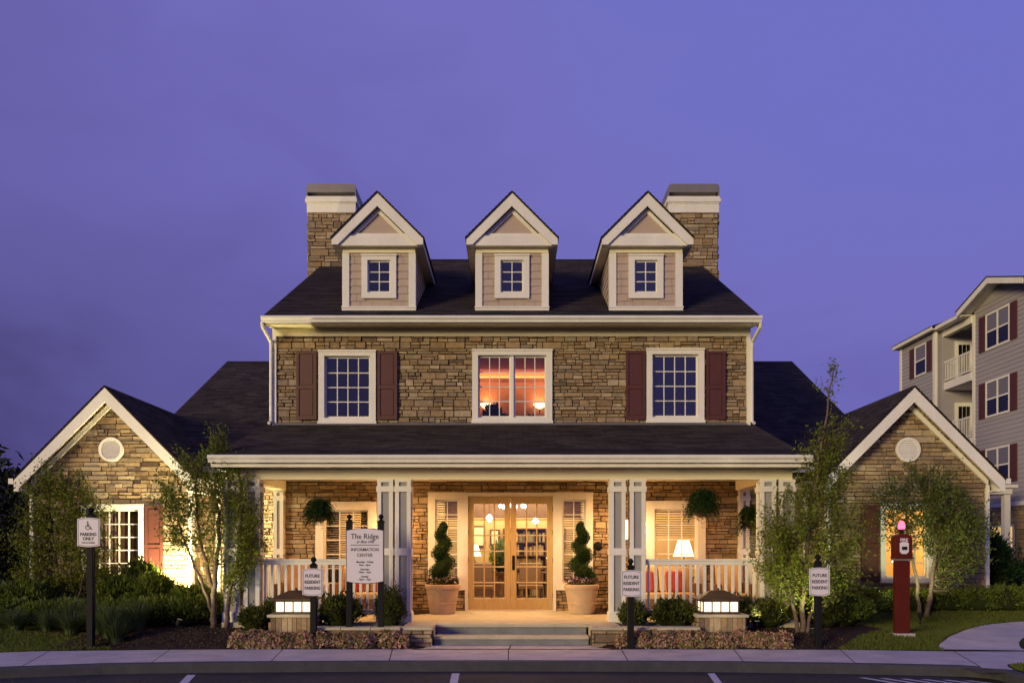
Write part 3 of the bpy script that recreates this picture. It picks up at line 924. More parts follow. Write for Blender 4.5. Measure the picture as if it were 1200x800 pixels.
for k in range(40):
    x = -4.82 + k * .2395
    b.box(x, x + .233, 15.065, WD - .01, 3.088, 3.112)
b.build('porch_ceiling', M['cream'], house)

def column(xc, D, zt=2.885, w=.28, back=False):
    b = MB(); h = w / 2; p = .07
    for sx in (-1, 1):
        for sy in (-1, 1):
            b.box(*sorted((xc + sx*h, xc + sx*(h - p))), *sorted((D + sy*h, D + sy*(h - p))), FL + .16, zt)
    for (za, zb, e) in ((FL, FL + .16, .022), (FL + .161, FL + .185, .012), (2.66, 2.76, .016), (1.52, 1.645, .012), (zt - .05, zt - .001, .006)):
        b.box(xc - h - e, xc + h + e, D - h - e, D + h + e, za, zb)
    o = b.build('column', M['white'], house)
    q = MB(); q.box(xc - h + .03, xc + h - .03, D - h + .03, D + h - .03, FL + .1, zt - .02); q.build('panel', M['panel'], o)
CD = 14.93
COLS = [-2.285, -1.965, 1.905, 2.265, -5.05, -4.69, 4.615, 4.955]
for xc in COLS: column(xc, CD)
for xc in (-4.95, 4.93): column(xc, WD - .10, w=.2)

def railing(p0, p1, z0, z1):
    """between two points (x, y) on the porch floor"""
    a, c = Vector((*p0, 0)), Vector((*p1, 0)); L = (c - a).length; u = (c - a) / L; w = Vector((-u.y, u.x, 0))
    b = MB()
    def bar(z_0, z_1, hw):
        q = [a + w*hw, a - w*hw, c - w*hw, c + w*hw]
        i = len(b.v)
        b.v += [(p.x, p.y, z_0) for p in q] + [(p.x, p.y, z_1) for p in q]
        for f in ((0,3,2,1),(4,5,6,7),(0,1,5,4),(1,2,6,5),(2,3,7,6),(3,0,4,7)):
            b.f.append(tuple(i + k for k in f)); b.m.append(0); b.uv.append(None)
    bar(z1 - .035, z1, .065); bar(z1 - .105, z1 - .036, .042); bar(z0, z0 + .075, .042)
    r = b.build('railing', M['white'], house)
    n = int(L / .122); first = None
    for k in range(n):
        p = a + u * (L * (k + .5) / n)
        q = MB(); q.box(p.x - .022, p.x + .022, p.y - .022, p.y + .022, z0 + .076, z1 - .106)
        q.build('baluster', M['white'], r)
railing((-4.54, CD), (-2.44, CD), .46, 1.45)
railing((2.42, CD), (4.46, CD), .46, 1.45)
railing((-4.95, CD + .16), (-4.95, WD - .22), .46, 1.45)
railing((4.93, CD + .16), (4.93, WD - .22), .46, 1.45)

# porch floor, steps
b = MB()
b.box(-5.2, 5.15, 14.70, WD - .0, -.1, FL)
b.build('porch_floor', M['flag'], house)
b = MB(); b.box(-1.86, 1.86, 14.36, 14.699, FL - .055, FL); b.box(-1.86, -1.33, 13.78, 14.359, FL - .055, FL); b.box(1.33, 1.86, 13.78, 14.359, FL - .055, FL)
b.build('landing', M['flag'], house, bevel=.008)
b = MB(); b.box(-1.32, 1.30, 14.40, 14.699, -.1, FL - .056); b.build('riser', M['slate'], house)
b = MB(); b.box(-1.325, 1.305, 13.93, 14.399, .1, .150); b.build('tread', M['flag'], house, bevel=.008)
b = MB(); b.box(-1.32, 1.30, 13.96, 14.398, -.1, .099); b.build('riser', M['slate'], house)

# front door -------------------------------------------------------------------------
b = MB()
dx0, dx1, dzt = X(545), X(651.5), Zy(577)
b.box(dx0 + .001, dx0 + .065, WD - .082, WD + .16, FL, dzt - .001); b.box(dx1 - .065, dx1 - .001, WD - .082, WD + .16, FL, dzt - .001)
b.box(dx0 + .065, dx1 - .065, WD - .082, WD + .16, dzt - .075, dzt - .001)
b.box(dx0 + .065, dx1 - .065, WD - .04, WD + .16, FL, FL + .018)
b.build('door_frame', M['white'], house)
lz0, lz1 = FL + .02, dzt - .078; xm = (dx0 + dx1) / 2
def leaf(x0, x1, hand):
    b = MB(); yf = WD + .02; st = .125
    b.box(x0, x0 + st, yf, yf + .05, lz0, lz1); b.box(x1 - st, x1, yf, yf + .05, lz0, lz1)
    b.box(x0 + st, x1 - st, yf, yf + .05, lz0, lz0 + .24); b.box(x0 + st, x1 - st, yf, yf + .05, lz1 - .16, lz1)
    gx0, gx1, gz0, gz1 = x0 + st, x1 - st, lz0 + .24, lz1 - .16
    for i in range(1, 3):
        xx = gx0 + (gx1 - gx0) * i / 3; b.box(xx - .014, xx + .014, yf + .006, yf + .044, gz0, gz1)
    for j in range(1, 6):
        zz = gz0 + (gz1 - gz0) * j / 6; b.box(gx0, gx1, yf + .008, yf + .042, zz - .014, zz + .014)
    o = b.build('door', M['door_wood'], house, bevel=.004)
    p = MB(); p.box(gx0 + .002, gx1 - .002, yf + .022, yf + .028, gz0 + .002, gz1 - .002); p.build('pane', M['clear'], o)
    if hand:
        h = MB(); hx = x0 + .062
        h.box(hx - .03, hx + .03, yf - .012, yf, lz0 + .85, lz0 + 1.16); h.tube([(hx, yf - .012, lz0 + .88), (hx, yf - .055, lz0 + .90), (hx, yf - .055, lz0 + 1.05), (hx, yf - .012, lz0 + 1.08)], .011, 6)
        h.build('handle', M['black'], o)
    hg = MB(); hxx = x0 - .004 if not hand else x1 + .004
    for zz in (.25, 1.0, 1.6, 2.1): hg.box(hxx - .012, hxx + .012, yf - .012, yf + .0, lz0 + zz, lz0 + zz + .11)
    hg.build('hinge', M['bronze'], o)
leaf(dx0 + .067, xm - .003, False); leaf(xm + .003, dx1 - .067, True)

# wall lights and ceiling lights of the porch
for xs_ in (X(463.5), X(735)):
    b = MB(); b.box(xs_ - .06, xs_ + .06, WD - .055, WD - .035, 1.80, 2.30); b.box(xs_ - .07, xs_ + .07, WD - .20, WD - .045, 2.26, 2.30); b.box(xs_ - .07, xs_ + .07, WD - .20, WD - .045, 1.80, 1.84)
    o = b.build('wall_light', M['bronze'], house)
    q = MB(); q.lathe([(.055, 0), (.06, .02), (.06, .38), (.055, .40)], (xs_, WD - .12, 1.85), 14); q.build('shade', M['e_sconce'], o)
    lamp('wall_light_glow', 'POINT', (xs_, WD - .30, 2.05), 40, (1, .56, .22), o, .12)
for (lx, ly, pw) in ((-3.7, 16.3, 29), (0.0, 16.2, 46), (3.7, 16.3, 27), (-1.9, 16.5, 24), (1.9, 16.5, 24)):
    b = MB(); b.lathe([(.10, 0), (.10, -.012), (.085, -.014)], (lx, ly, 3.088), 18); o = b.build('ceiling_light', M['white'], house)
    q = MB(); q.lathe([(.075, -.0145), (.075, -.018), (.06, -.022)], (lx, ly, 3.088), 16); q.build('lens', M['e_warm'], o)
    lamp('ceiling_light_glow', 'SPOT', (lx, ly, 3.05), pw * 6.0, (1, .47, .155), o, .07, (lx, ly + .25, 0), 150, .8)
# fire bell on the wall
b = MB()
def disc(b, c, r, n=18, d=.06):
    for k in range(n):
        pass
    i = len(b.v)
    prof = [(r, 0), (r, -d*.5), (r*.7, -d), (r*.2, -d*1.1)]
    for rr_, dy in prof:
        for j in range(n):
            a = 2*math.pi*j/n; b.v.append((c[0] + rr_*math.cos(a), c[1] + dy, c[2] + rr_*math.sin(a)))
    for k in range(len(prof) - 1):
        for j in range(n):
            l = (j+1) % n; b.f.append((i+k*n+j, i+k*n+l, i+(k+1)*n+l, i+(k+1)*n+j)); b.m.append(0); b.uv.append(None)
    b.f.append(tuple(i + (len(prof)-1)*n + j for j in range(n))); b.m.append(0); b.uv.append(None)
disc(b, (X(700.5), WD - .04, 1.70), .095); b.build('alarm_bell', M['black'], house)

# wings ------------------------------------------------------------------------------
GD = 18.2
def wing(cx, seed, lit):
    hw = 1.76; apex = 5.19; eave = 3.19
    w = [(cx - .61, cx + .55, Zy(682.5, GD), Zy(590, GD), .11, 4, 5)]
    if cx < 0: w = [(cx - .66, cx + .72, Zy(683, GD), Zy(591, GD), .11, 5, 5)]
    poly = [(cx - hw, -.1), (cx + hw, -.1), (cx + hw, 3.28), (cx, 3.28 + hw), (cx - hw, 3.28)]
    stone_wall('wall', house, (0, GD, 0), (1, 0, 0), (0, -1, 0), poly, [opening(*w[0][:5])], seed=seed, zs=(.1, 5.1))
    window(house, *w[0][:4], w[0][4], w[0][5], w[0][6], GD, M['clear'], proud=.08, blind=(.0 if lit else None))
    for (a, c) in ((w[0][0] - .43, w[0][0] - .03), (w[0][1] + .03, w[0][1] + .43)):
        shutter(a, c, w[0][2] + .04, w[0][3] - .03, GD)
    b = MB()
    for sx in (-1, 1):
        e0 = (cx + sx*1.99, 17.83, eave - .02); e1 = (cx + sx*1.99, 24, eave - .02); r1 = (cx, 24, apex); r0 = (cx, 17.83, apex)
        if sx > 0: shingle(b, e0, e1, r1, r0)
        else: shingle(b, e1, e0, r0, r1)
        b.prism([(cx, apex - .004), (cx + sx*1.985, eave - .024), (cx + sx*1.985, eave - .07), (cx, apex - .05)], 'y', 17.84, 24)
    b.build('roof', M['roof'], house)
    b = MB()
    for sx in (-1, 1):
        b.prism([(cx, apex - .03), (cx + sx*1.97, eave - .03), (cx + sx*1.97, eave - .30), (cx + sx*1.86, eave - .30), (cx + sx*1.86, eave - .23), (cx, apex - .36)], 'y', 17.845, 17.89)
        b.prism([(cx, apex - .14), (cx + sx*1.96, eave - .13), (cx + sx*1.96, eave - .16), (cx, apex - .17)], 'y', 17.891, GD - .001)
        b.prism([(cx, apex - .30), (cx + sx*1.76, 3.16), (cx + sx*1.76, 3.03), (cx, apex - .43)], 'y', GD - .078, GD + .01)
        xa, xb = sorted((cx + sx*1.765, cx + sx*1.965)); b.box(xa, xb, 17.891, 23.9, eave - .30, eave - .27)
        xa, xb = sorted((cx + sx*1.935, cx + sx*1.965)); b.box(xa, xb, 17.891, 23.9, eave - .269, eave - .045)
        # gutter along the side eave
        xa, xb = sorted((cx + sx*1.99, cx + sx*2.10)); b.box(xa, xb, 17.86, 23.9, eave - .14, eave - .02)
    b.build('rake_board', M['white'], house)
    b = MB()   # corner boards and the downspout
    for sx in (-1, 1):
        xa, xb = sorted((cx + sx*(hw - .05), cx + sx*(hw + .03))); b.box(xa, xb, GD - .075, GD + .08, -.05, 3.05)
    b.build('corner_board', M['white'], house)
    # side walls
    for sx in (-1, 1):
        stone_wall('wall', house, (cx + sx*hw, GD + .09, 0), (0, 1, 0), (sx, 0, 0), [(0, -.1), (5.6, -.1), (5.6, 3.1), (0, 3.1)], seed=seed + 7 + sx, back=False, zs=(.1, 3.05))
    # round vent
    vz = Zy(527, GD); b = MB(); n = 28
    for k in range(n):
        a0, a1 = 2*math.pi*k/n, 2*math.pi*(k+1)/n
        for (r0, r1, ya, yb) in ((.215, .27, GD - .085, GD - .085), (.27, .27, GD - .085, GD), (.215, .215, GD - .04, GD - .085)):
            b.face([(cx + r0*math.cos(a0), ya, vz + r0*math.sin(a0)), (cx + r1*math.cos(a0), yb, vz + r1*math.sin(a0)), (cx + r1*math.cos(a1), yb, vz + r1*math.sin(a1)), (cx + r0*math.cos(a1), ya, vz + r0*math.sin(a1))])
    for k in range(11):
        z = -.2 + k*.04; hwid = math.sqrt(max(0, .216**2 - (z + .0)**2))
        b.face([(cx - hwid, GD - .074, vz + z - .014), (cx + hwid, GD - .074, vz + z - .014), (cx + hwid, GD - .060, vz + z + .024), (cx - hwid, GD - .060, vz + z + .024)])
    b.build('gable_vent', M['white'], house)
wing(-8.85, 61, False)
wing(8.745, 71, True)

# connecting roofs behind (left and right of the main block)
for sx, xa, xb in ((-1, -9.0, HX0 - .02), (1, HX1 + .02, 8.85)):
    b = MB()
    shingle(b, (xa, 18.9, 3.52), (xb, 18.9, 3.52), (xb, 26, 7.59), (xa, 26, 7.59))
    shingle(b, (xb, 33, 3.58), (xa, 33, 3.58), (xa, 26, 7.59), (xb, 26, 7.59))
    b.prism([(18.9, 3.515), (26, 7.585), (33, 3.575), (33, 3.4), (26, 7.35), (18.9, 3.3)], 'x', xa + .012, xb - .012)
    b.build('roof', M['roof'], house)
    x_in = HX0 if sx < 0 else HX1
    xs0, xs1 = sorted((x_in, sx * 7.06))
    stone_wall('wall', house, (0, 19.5, 0), (1, 0, 0), (0, -1, 0), [(xs0, -.1), (xs1, -.1), (xs1, 3.6), (xs0, 3.6)], seed=90 + sx, back=False, zs=(.1, 3.4))
    b = MB(); b.box(xs0, xs1, 18.79, 18.90, 3.40, 3.52); b.box(xs0, xs1, 18.905, 19.48, 3.30, 3.325)
    b.build('gutter', M['white'], house)
    b = MB()
    xe = xa if sx < 0 else xb
    b.prism([(19.4, 0), (19.4, 3.5), (26, 7.3), (32.6, 3.5), (32.6, 0)], 'x', xe + (.25 if sx < 0 else -.35), xe + (.35 if sx < 0 else -.25))
    b.box(xs0, xs1, 32.5, 32.6, 0, 3.5)
    b.build('wall', M['apt_siding'], house)
    b = MB(); xd = sx * 6.93
    b.tube([(xd, 18.85, 3.42), (xd, 18.95, 3.3), (xd, 19.36, 3.1), (xd, 19.40, 2.9), (xd, 19.40, .2)], .05, 8); b.build('downspout', M['white'], house)

# rooms behind the glass --------------------------------------------------------------
b = MB()
y0, y1, zc = WD + .26, 23.0, 2.95
b.box(-4.9, 4.88, y1, y1 + .1, FL, zc); b.box(-4.9, -4.8, y0, y1, FL, zc); b.box(4.78, 4.88, y0, y1, FL, zc)
b.box(-1.75, -1.65, y0, 20.6, FL, zc); b.box(1.70, 1.80, y0, 20.6, FL, zc)
b.box(-4.9, -1.75, 20.6, 20.7, FL, zc); b.box(1.80, 4.88, 20.6, 20.7, FL, zc)
b.build('interior_wall', M['int_wall'], house)
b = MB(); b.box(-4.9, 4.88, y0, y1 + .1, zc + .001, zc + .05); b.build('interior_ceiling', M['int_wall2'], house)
b = MB(); b.box(-4.9, 4.88, WD + .0, y1 + .1, FL - .06, FL + .001); b.build('interior_floor', M['int_floor'], house)
b = MB()
b.box(-1.5, 1.5, 20.9, 21.0, 4.0, 6.15); b.box(-1.6, -1.5, y0, 21, 4.0, 6.15); b.box(1.5, 1.6, y0, 21, 4.0, 6.15)
b.build('interior_wall', M['int_orange'], house)
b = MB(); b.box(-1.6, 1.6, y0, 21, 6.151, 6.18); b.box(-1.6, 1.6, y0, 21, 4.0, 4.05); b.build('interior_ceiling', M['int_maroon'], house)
b = MB(); b.prism([(20.899, 5.78), (20.899, 5.98), (20.70, 5.98), (20.70, 5.95), (20.84, 5.86), (20.86, 5.78)], 'x', -1.5, 1.5)
b.build('crown_moulding', M['int_orange'], house)
for cx, lit in ((-8.85, 0), (8.80, 1)):
    b = MB()
    b.box(cx - 1.6, cx + 1.6, 21.5, 21.6, .2, 2.9); b.box(cx - 1.6, cx - 1.5, GD + .27, 21.5, .2, 2.9); b.box(cx + 1.5, cx + 1.6, GD + .27, 21.5, .2, 2.9)
    b.box(cx - 1.6, cx + 1.6, GD + .27, 21.6, 2.9, 2.95)
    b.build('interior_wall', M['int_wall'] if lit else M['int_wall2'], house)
    b = MB(); b.box(cx - 1.6, cx + 1.6, GD + .27, 21.6, .15, .2); b.build('interior_floor', M['int_floor'], house)
# wainscot, ceiling beam and framed pictures of the lobby
b = MB(); b.box(-1.6, 1.65, 22.93, 22.999, FL + .002, FL + .95); b.box(-1.649, -1.60, y0, 20.59, FL + .002, FL + .95); b.box(1.65, 1.699, y0, 20.59, FL + .002, FL + .95); b.build('wainscot', M['dark_wood'], house)
b = MB(); b.box(-1.64, 1.69, 20.3, 20.6, 2.42, 2.949); b.build('interior_beam', M['dark_wood'], house)
for (px0, px1, pz0, pz1) in ((-1.35, -.75, 1.7, 2.3), (-.62, -.34, 1.75, 2.2), (1.12, 1.5, 1.65, 2.25)):
    b = MB(); b.box(px0, px1, 22.965, 22.998, pz0, pz1); f_ = b.build('picture_frame', M['dark_wood'], house)
    b = MB(); b.box(px0 + .05, px1 - .05, 22.955, 22.964, pz0 + .05, pz1 - .05); b.build('picture', M['linen'], f_)
# interior light
lamp('lobby_light', 'AREA', (0, 19.4, 2.9), 215, (1, .74, .40), house, (2.4, 2.4))
lamp('lobby_light', 'AREA', (0, 22.0, 2.9), 200, (1, .74, .40), house, (4, 1.6))
lamp('parlour_light', 'AREA', (-3.3, 19.3, 2.9), 110, (1, .70, .36), house, (2, 2))
lamp('parlour_light', 'AREA', (3.3, 19.3, 2.9), 120, (1, .70, .36), house, (2, 2))
lamp('upper_light', 'AREA', (0, 20.62, 6.02), 16, (1, .62, .30), house, (2.8, .12), (0, 20.9, 6.0))
lamp('wing_light', 'AREA', (8.8, 19.8, 2.85), 300, (1, .66, .28), house, (2, 2))
lamp('wing_light', 'AREA', (-8.85, 20.3, 2.85), 34, (1, .70, .40), house, (2, 2))
# ------------------------------------------------------------------ foliage tools
def leaf_arrays(C, size, up=.3, ratio=.5, dirs=None, jit=.25, out=None):
    """rhombus leaves at centres C (N,3)"""
    n = len(C)
    if dirs is None:
        u = rng.normal(size=(n, 3)); 
    else:
        u = dirs + rng.normal(size=(n, 3)) * .35
    u /= np.linalg.norm(u, axis=1, keepdims=True) + 1e-9
    nr = rng.normal(size=(n, 3)); nr[:, 2] = np.abs(nr[:, 2]) + up
    if out is not None: nr = out + rng.normal(size=(n, 3)) * .45 + np.array([0, 0, .25])
    v = np.cross(nr, u); v /= np.linalg.norm(v, axis=1, keepdims=True) + 1e-9
    s = size * (1 + rng.uniform(-jit, jit, (n, 1)) * 1.5)
    V = np.empty((n, 4, 3))
    V[:, 0] = C - u * s; V[:, 1] = C + v * s * ratio - u * s * .15; V[:, 2] = C + u * s; V[:, 3] = C - v * s * ratio - u * s * .15
    return V.reshape(-1, 3)
def quads_mesh(name, V, mat, parent=None):
    n = len(V) // 4
    me = bpy.data.meshes.new(name)
    me.vertices.add(len(V)); me.vertices.foreach_set('co', V.astype(np.float32).ravel())
    me.loops.add(n * 4); me.loops.foreach_set('vertex_index', np.arange(n * 4, dtype=np.int32))
    me.polygons.add(n); me.polygons.foreach_set('loop_start', np.arange(0, n * 4, 4, dtype=np.int32))
    try: me.polygons.foreach_set('loop_total', np.full(n, 4, dtype=np.int32))
    except Exception: pass
    me.materials.append(mat); me.update(); me.validate()
    o = bpy.data.objects.new(name, me); COL.objects.link(o)
    if parent is not None:
        o.parent = parent; o.matrix_parent_inverse = world_of(parent).inverted()
    return o

def tree(name, label, cat, base, stems, lobes, n_tw, per, lsize, leafmat, barkmat, seed, group=None, r0=.05, spread=.115):
    """stems: list of point lists (relative to the base); lobes: (cx, cy, cz, rx, ry, rz, weight)"""
    global rng
    rng = np.random.default_rng(seed)
    base = Vector(base)
    t = thing(name, label, cat, base, group)
    b = MB(); axis = []
    for si, st in enumerate(stems):
        pts = [base + Vector(p) for p in st]
        sm = sub([tuple(p) for p in pts], 5)
        n = len(sm); rr = r0 * (1 - .12 * si)
        sm = [p + Vector((rng.normal()*.012, rng.normal()*.012, 0)) * (1 if 0 < k < n-1 else 0) for k, p in enumerate(sm)]
        b.tube(sm, [rr * (1.25 if k == 0 else 1) * (1 - .82 * k / (n - 1)) for k in range(n)], 7)
        axis += [(p, rr * (1 - .82 * k / (n - 1)), k / (n - 1)) for k, p in enumerate(sm) if k / (n-1) > .18]
    A = np.array([tuple(a[0]) for a in axis])
    w = np.array([l[6] for l in lobes], float); w /= w.sum()
    Cs, Ds = [], []
    for k in range(n_tw):
        l = lobes[rng.choice(len(lobes), p=w)]
        q = rng.normal(size=3); q /= np.linalg.norm(q); rad = rng.random() ** .42
        c = np.array(base) + np.array(l[:3]) + q * rad * np.array(l[3:6]) * rng.uniform(.85, 1.12)
        dz = c[2] - A[:, 2]
        dist = np.linalg.norm(A - c, axis=1) + np.where(dz < .10, 2.0, 0) + np.abs(dz - .45) * .35
        j = int(np.argmin(dist)); a0 = A[j]
        mid = a0 * .5 + c * .5 + np.array([0, 0, -.06 + rng.normal() * .04]) + rng.normal(size=3) * .03
        tr = max(.0035, axis[j][1] * .30)
        b.tube([a0, mid, c], [tr, tr * .7, .002], 4, cap=False)
        L = c - mid; Ln = np.linalg.norm(L) + 1e-6; dirn = L / Ln
        m = max(4, int(per * rng.uniform(.5, 1.5)))
        s = rng.uniform(-.9, .55, (m, 1)) * max(.16, min(.42, Ln))
        pos = c + dirn * s + rng.normal(size=(m, 3)) * spread * np.array([.5, .5, .62]) * rng.uniform(.5, 1.1)
        pos[:, 2] -= np.abs(rng.normal(size=m)) * .05
        Cs.append(pos); Ds.append(np.tile(dirn * .4 + np.array([0, 0, -.5]), (m, 1)))
    b.build('trunk', barkmat, t, smooth=True)
    C = np.concatenate(Cs); D_ = np.concatenate(Ds)
    V = leaf_arrays(C, lsize, up=.2, ratio=.46, dirs=D_ + rng.normal(size=D_.shape) * .7, jit=.42)
    quads_mesh('crown', V, leafmat, t)
    return t

def shrub(name, label, cat, c, r, n, lsize, leafmat, seed, group=None, lumps=5, flat=.0, core=True, box=False, ratio=.45, up=.4, h0=.0):
    """rounded shrub: c = ground centre, r = (rx, ry, height)"""
    global rng
    rng = np.random.default_rng(seed)
    c = Vector(c); t = thing(name, label, cat, c, group)
    rx, ry, rz = r
    ph = rng.uniform(0, 6.28, (lumps, 3)); fr = rng.uniform(1.5, 4.5, (lumps, 3)) 
    q = rng.normal(size=(n, 3)); q[:, 2] = np.abs(q[:, 2]) * 1.0 - .25
    q /= np.linalg.norm(q, axis=1, keepdims=True)
    if box: q = np.sign(q) * np.abs(q) ** .55; q /= np.maximum(1e-6, (np.abs(q) ** 4).sum(1, keepdims=True) ** .25)
    lum = sum(np.sin(q[:, 0]*fr[i, 0]*1.6 + ph[i, 0]) * np.sin(q[:, 1]*fr[i, 1]*1.6 + ph[i, 1]) * np.sin(q[:, 2]*fr[i, 2]*1.6 + ph[i, 2]) for i in range(lumps)) / lumps
    rad = (1 + lum * .45) * (1 - np.abs(rng.normal(size=n)) * .13) * rng.uniform(.93, 1.06, n)
    ns = 70; sp = q[rng.integers(0, n, ns)]; m = int(n * .16); kk = rng.integers(0, ns, m)
    q[:m] = sp[kk] + rng.normal(size=(m, 3)) * .045; rad[:m] = rng.uniform(.95, 1.28, m) * (1 + lum[:m] * .3)
    P = q * rad[:, None] * np.array([rx, ry, rz * .56]); P[:, 2] += rz * .46
    P[:, 2] = np.maximum(P[:, 2], rng.uniform(.0, .08, n) + h0)
    C = P + np.array(c)
    dirs = q * 1.0 + np.array([0, 0, .6])
    V = leaf_arrays(C, lsize, up=up, ratio=ratio, dirs=dirs, out=q)
    quads_mesh('foliage', V, leafmat, t)
    b = MB(); nU, nV = 14, 8
    idx = {}
    for j in range(nV + 1):
        for i in range(nU):
            th = math.pi * j / nV; f = 2 * math.pi * i / nU
            d3 = np.array([math.sin(th)*math.cos(f), math.sin(th)*math.sin(f), math.cos(th)])
            if box: d3 = np.sign(d3) * np.abs(d3) ** .55; d3 /= max(1e-6, (np.abs(d3) ** 4).sum() ** .25)
            lm = sum(math.sin(d3[0]*fr[k, 0]*1.6 + ph[k, 0]) * math.sin(d3[1]*fr[k, 1]*1.6 + ph[k, 1]) * math.sin(d3[2]*fr[k, 2]*1.6 + ph[k, 2]) for k in range(lumps)) / lumps
            p = d3 * (1 + lm*.45) * .80 * np.array([rx, ry, rz*.56]); p[2] = max(p[2] + rz*.46, -.02)
            idx[i, j] = len(b.v); b.v.append(tuple(p + np.array(c)))
    for j in range(nV):
        for i in range(nU):
            b.f.append((idx[i, j], idx[i, j+1], idx[(i+1) % nU, j+1], idx[(i+1) % nU, j])); b.m.append(0); b.uv.append(None)
    b.build('stems', M['core'], t, smooth=True)
    return t

def reuse(src, c, scale, label, rz, group=None):
    o = dup(src, c, label, rz, scale)
    if group: o['group'] = group
    return o

def G(x, y): return Vector((x, y, hgt(x, y)))

# ------------------------------------------------------------------ signs
def text_mesh(body, size, loc, mat, parent, name='lettering', align='CENTER', squash=1.0, bold=.0, shear=0.0):
    cu = bpy.data.curves.new(name, 'FONT'); cu.body = body; cu.size = size; cu.align_x = align; cu.align_y = 'CENTER'
    cu.extrude = .0012; cu.offset = bold; cu.resolution_u = 3; cu.shear = shear
    to = bpy.data.objects.new('tmp', cu); COL.objects.link(to)
    to.scale = (squash, 1, 1)
    bpy.context.view_layer.update()
    dg = bpy.context.evaluated_depsgraph_get()
    me = bpy.data.meshes.new_from_object(to.evaluated_get(dg)); me.name = name
    bpy.data.objects.remove(to)
    M4 = Matrix.Translation(Vector(loc)) @ Matrix.Rotation(R(90), 4, 'X') @ Matrix.Diagonal((squash, 1, 1, 1))
    me.transform(M4)
    me.materials.clear(); me.materials.append(mat)
    o = bpy.data.objects.new(name, me); COL.objects.link(o)
    o.parent = parent; o.matrix_parent_inverse = world_of(parent).inverted()
    return o

def plate_poly(w, h, arch=.03, notch=.0):
    """sign outline in (x, z) centred on (0, 0): gently arched top and bottom, cut corners"""
    P = []
    n = 10
    for k in range(n + 1):
        t = -1 + 2*k/n; P.append((t*w/2*(1 - notch), h/2 + arch*(1 - t*t)))
    for k in range(n + 1):
        t = 1 - 2*k/n; P.append((t*w/2*(1 - notch), -h/2 - arch*(1 - t*t)))
    return P
def finial(b, x, y, z, s=1.0):
    b.lathe([(.055*s, 0), (.058*s, .012*s), (.03*s, .03*s), (.022*s, .045*s), (.045*s, .065*s), (.050*s, .085*s), (.042*s, .11*s), (.015*s, .135*s)], (x, y, z), 12)
def sign_post(x, y, zp, top, w, h, zc, label, lines, name='parking_sign', group=None, pw=.10, notch=.05):
    z0 = hgt(x, y)
    t = thing(name, label, 'sign', (x, y, z0), group)
    b = MB(); b.box(x - pw/2, x + pw/2, y - pw/2, y + pw/2, z0 - .05, top)
    b.build('post', M['black'], t, bevel=.006)
    f = MB(); f.box(x - pw*.62, x + pw*.62, y - pw*.62, y + pw*.62, top + .001, top + .02); finial(f, x, y, top + .02, 1.0); f.build('finial', M['black'], t)
    yb = y - pw/2 - .002
    p = MB(); p.prism([(x + a, zc + c) for a, c in plate_poly(w, h, .022, 0)], 'y', yb - .028, yb); o = p.build('sign_board', M['sign'], t)
    e = MB()
    po = plate_poly(w - .03, h - .02, .02, 0); pi = plate_poly(w - .042, h - .032, .02, 0)
    for i in range(len(po)):
        j = (i + 1) % len(po)
        e.face([(x + po[i][0], yb - .0295, zc + po[i][1]), (x + po[j][0], yb - .0295, zc + po[j][1]), (x + pi[j][0], yb - .0295, zc + pi[j][1]), (x + pi[i][0], yb - .0295, zc + pi[i][1])])
    e.build('border', M['ink'], o)
    for (tx, sz, dz, sq, bo) in lines:
        text_mesh(tx, sz, (x, yb - .0305, zc + dz), M['ink'], o, squash=sq, bold=bo)
    return t, o, yb
FL3 = [('FUTURE', .074, .10, .90, .0016), ('RESIDENT', .074, 0.0, .80, .0016), ('PARKING', .074, -.10, .84, .0016)]
GP = 'future resident parking signs along the sidewalk'
def fut(xp, D, yt, yb, ytop, label):
    x = (xp - 600) * D / 963
    z1, z0 = Zy(yt, D), Zy(yb, D)
    sign_post(x, D, None, Zy(ytop, D), (23.5) * D / 963, z1 - z0 - .03, (z0 + z1)/2, label, FL3, group=GP)
fut(367.5, 13.62, 666, 697, 663, 'small white future resident parking sign before the lantern left of the info sign')
fut(739, 13.42, 668, 698, 665, 'small white future resident parking sign just right of the entrance steps')
fut(958.5, 13.45, 665, 697, 660, 'small white future resident parking sign beside the lawn in front of the tall slender tree')
xh = (106.5 - 600) * 13.45 / 963
th, oh, ybh = sign_post(xh, 13.45, None, Zy(605, 13.45), 26 * 13.45 / 963, 31 * 13.45 / 963, Zy(623.5, 13.45), 'white accessible parking only sign with wheelchair symbol on a tall black post', [('PARKING', .072, -.035, .88, .0016), ('ONLY', .072, -.105, .95, .0016), ('VAN ACCESSIBLE', .030, -.170, .95, .0004)])
# wheelchair symbol
b = MB(); zc = Zy(623.5, 13.45) + .105; yy = ybh - .0308
def ring(b, cx, cz, r0, r1, a0, a1, y, n=18):
    for k in range(n):
        s0, s1 = a0 + (a1 - a0)*k/n, a0 + (a1 - a0)*(k+1)/n
        b.face([(cx + r0*math.cos(s0), y, cz + r0*math.sin(s0)), (cx + r1*math.cos(s0), y, cz + r1*math.sin(s0)), (cx + r1*math.cos(s1), y, cz + r1*math.sin(s1)), (cx + r0*math.cos(s1), y, cz + r0*math.sin(s1))])
def bar2(b, x0, z0, x1, z1, w, y):
    dx, dz = x1 - x0, z1 - z0; L = math.hypot(dx, dz); nx, nz = -dz/L*w/2, dx/L*w/2
    b.face([(x0+nx, y, z0+nz), (x0-nx, y, z0-nz), (x1-nx, y, z1-nz), (x1+nx, y, z1+nz)])
ring(b, xh - .008, zc - .025, .030, .041, R(110), R(350), yy); ring(b, xh - .012, zc + .058, 0, .014, 0, 2*math.pi, yy, 12)
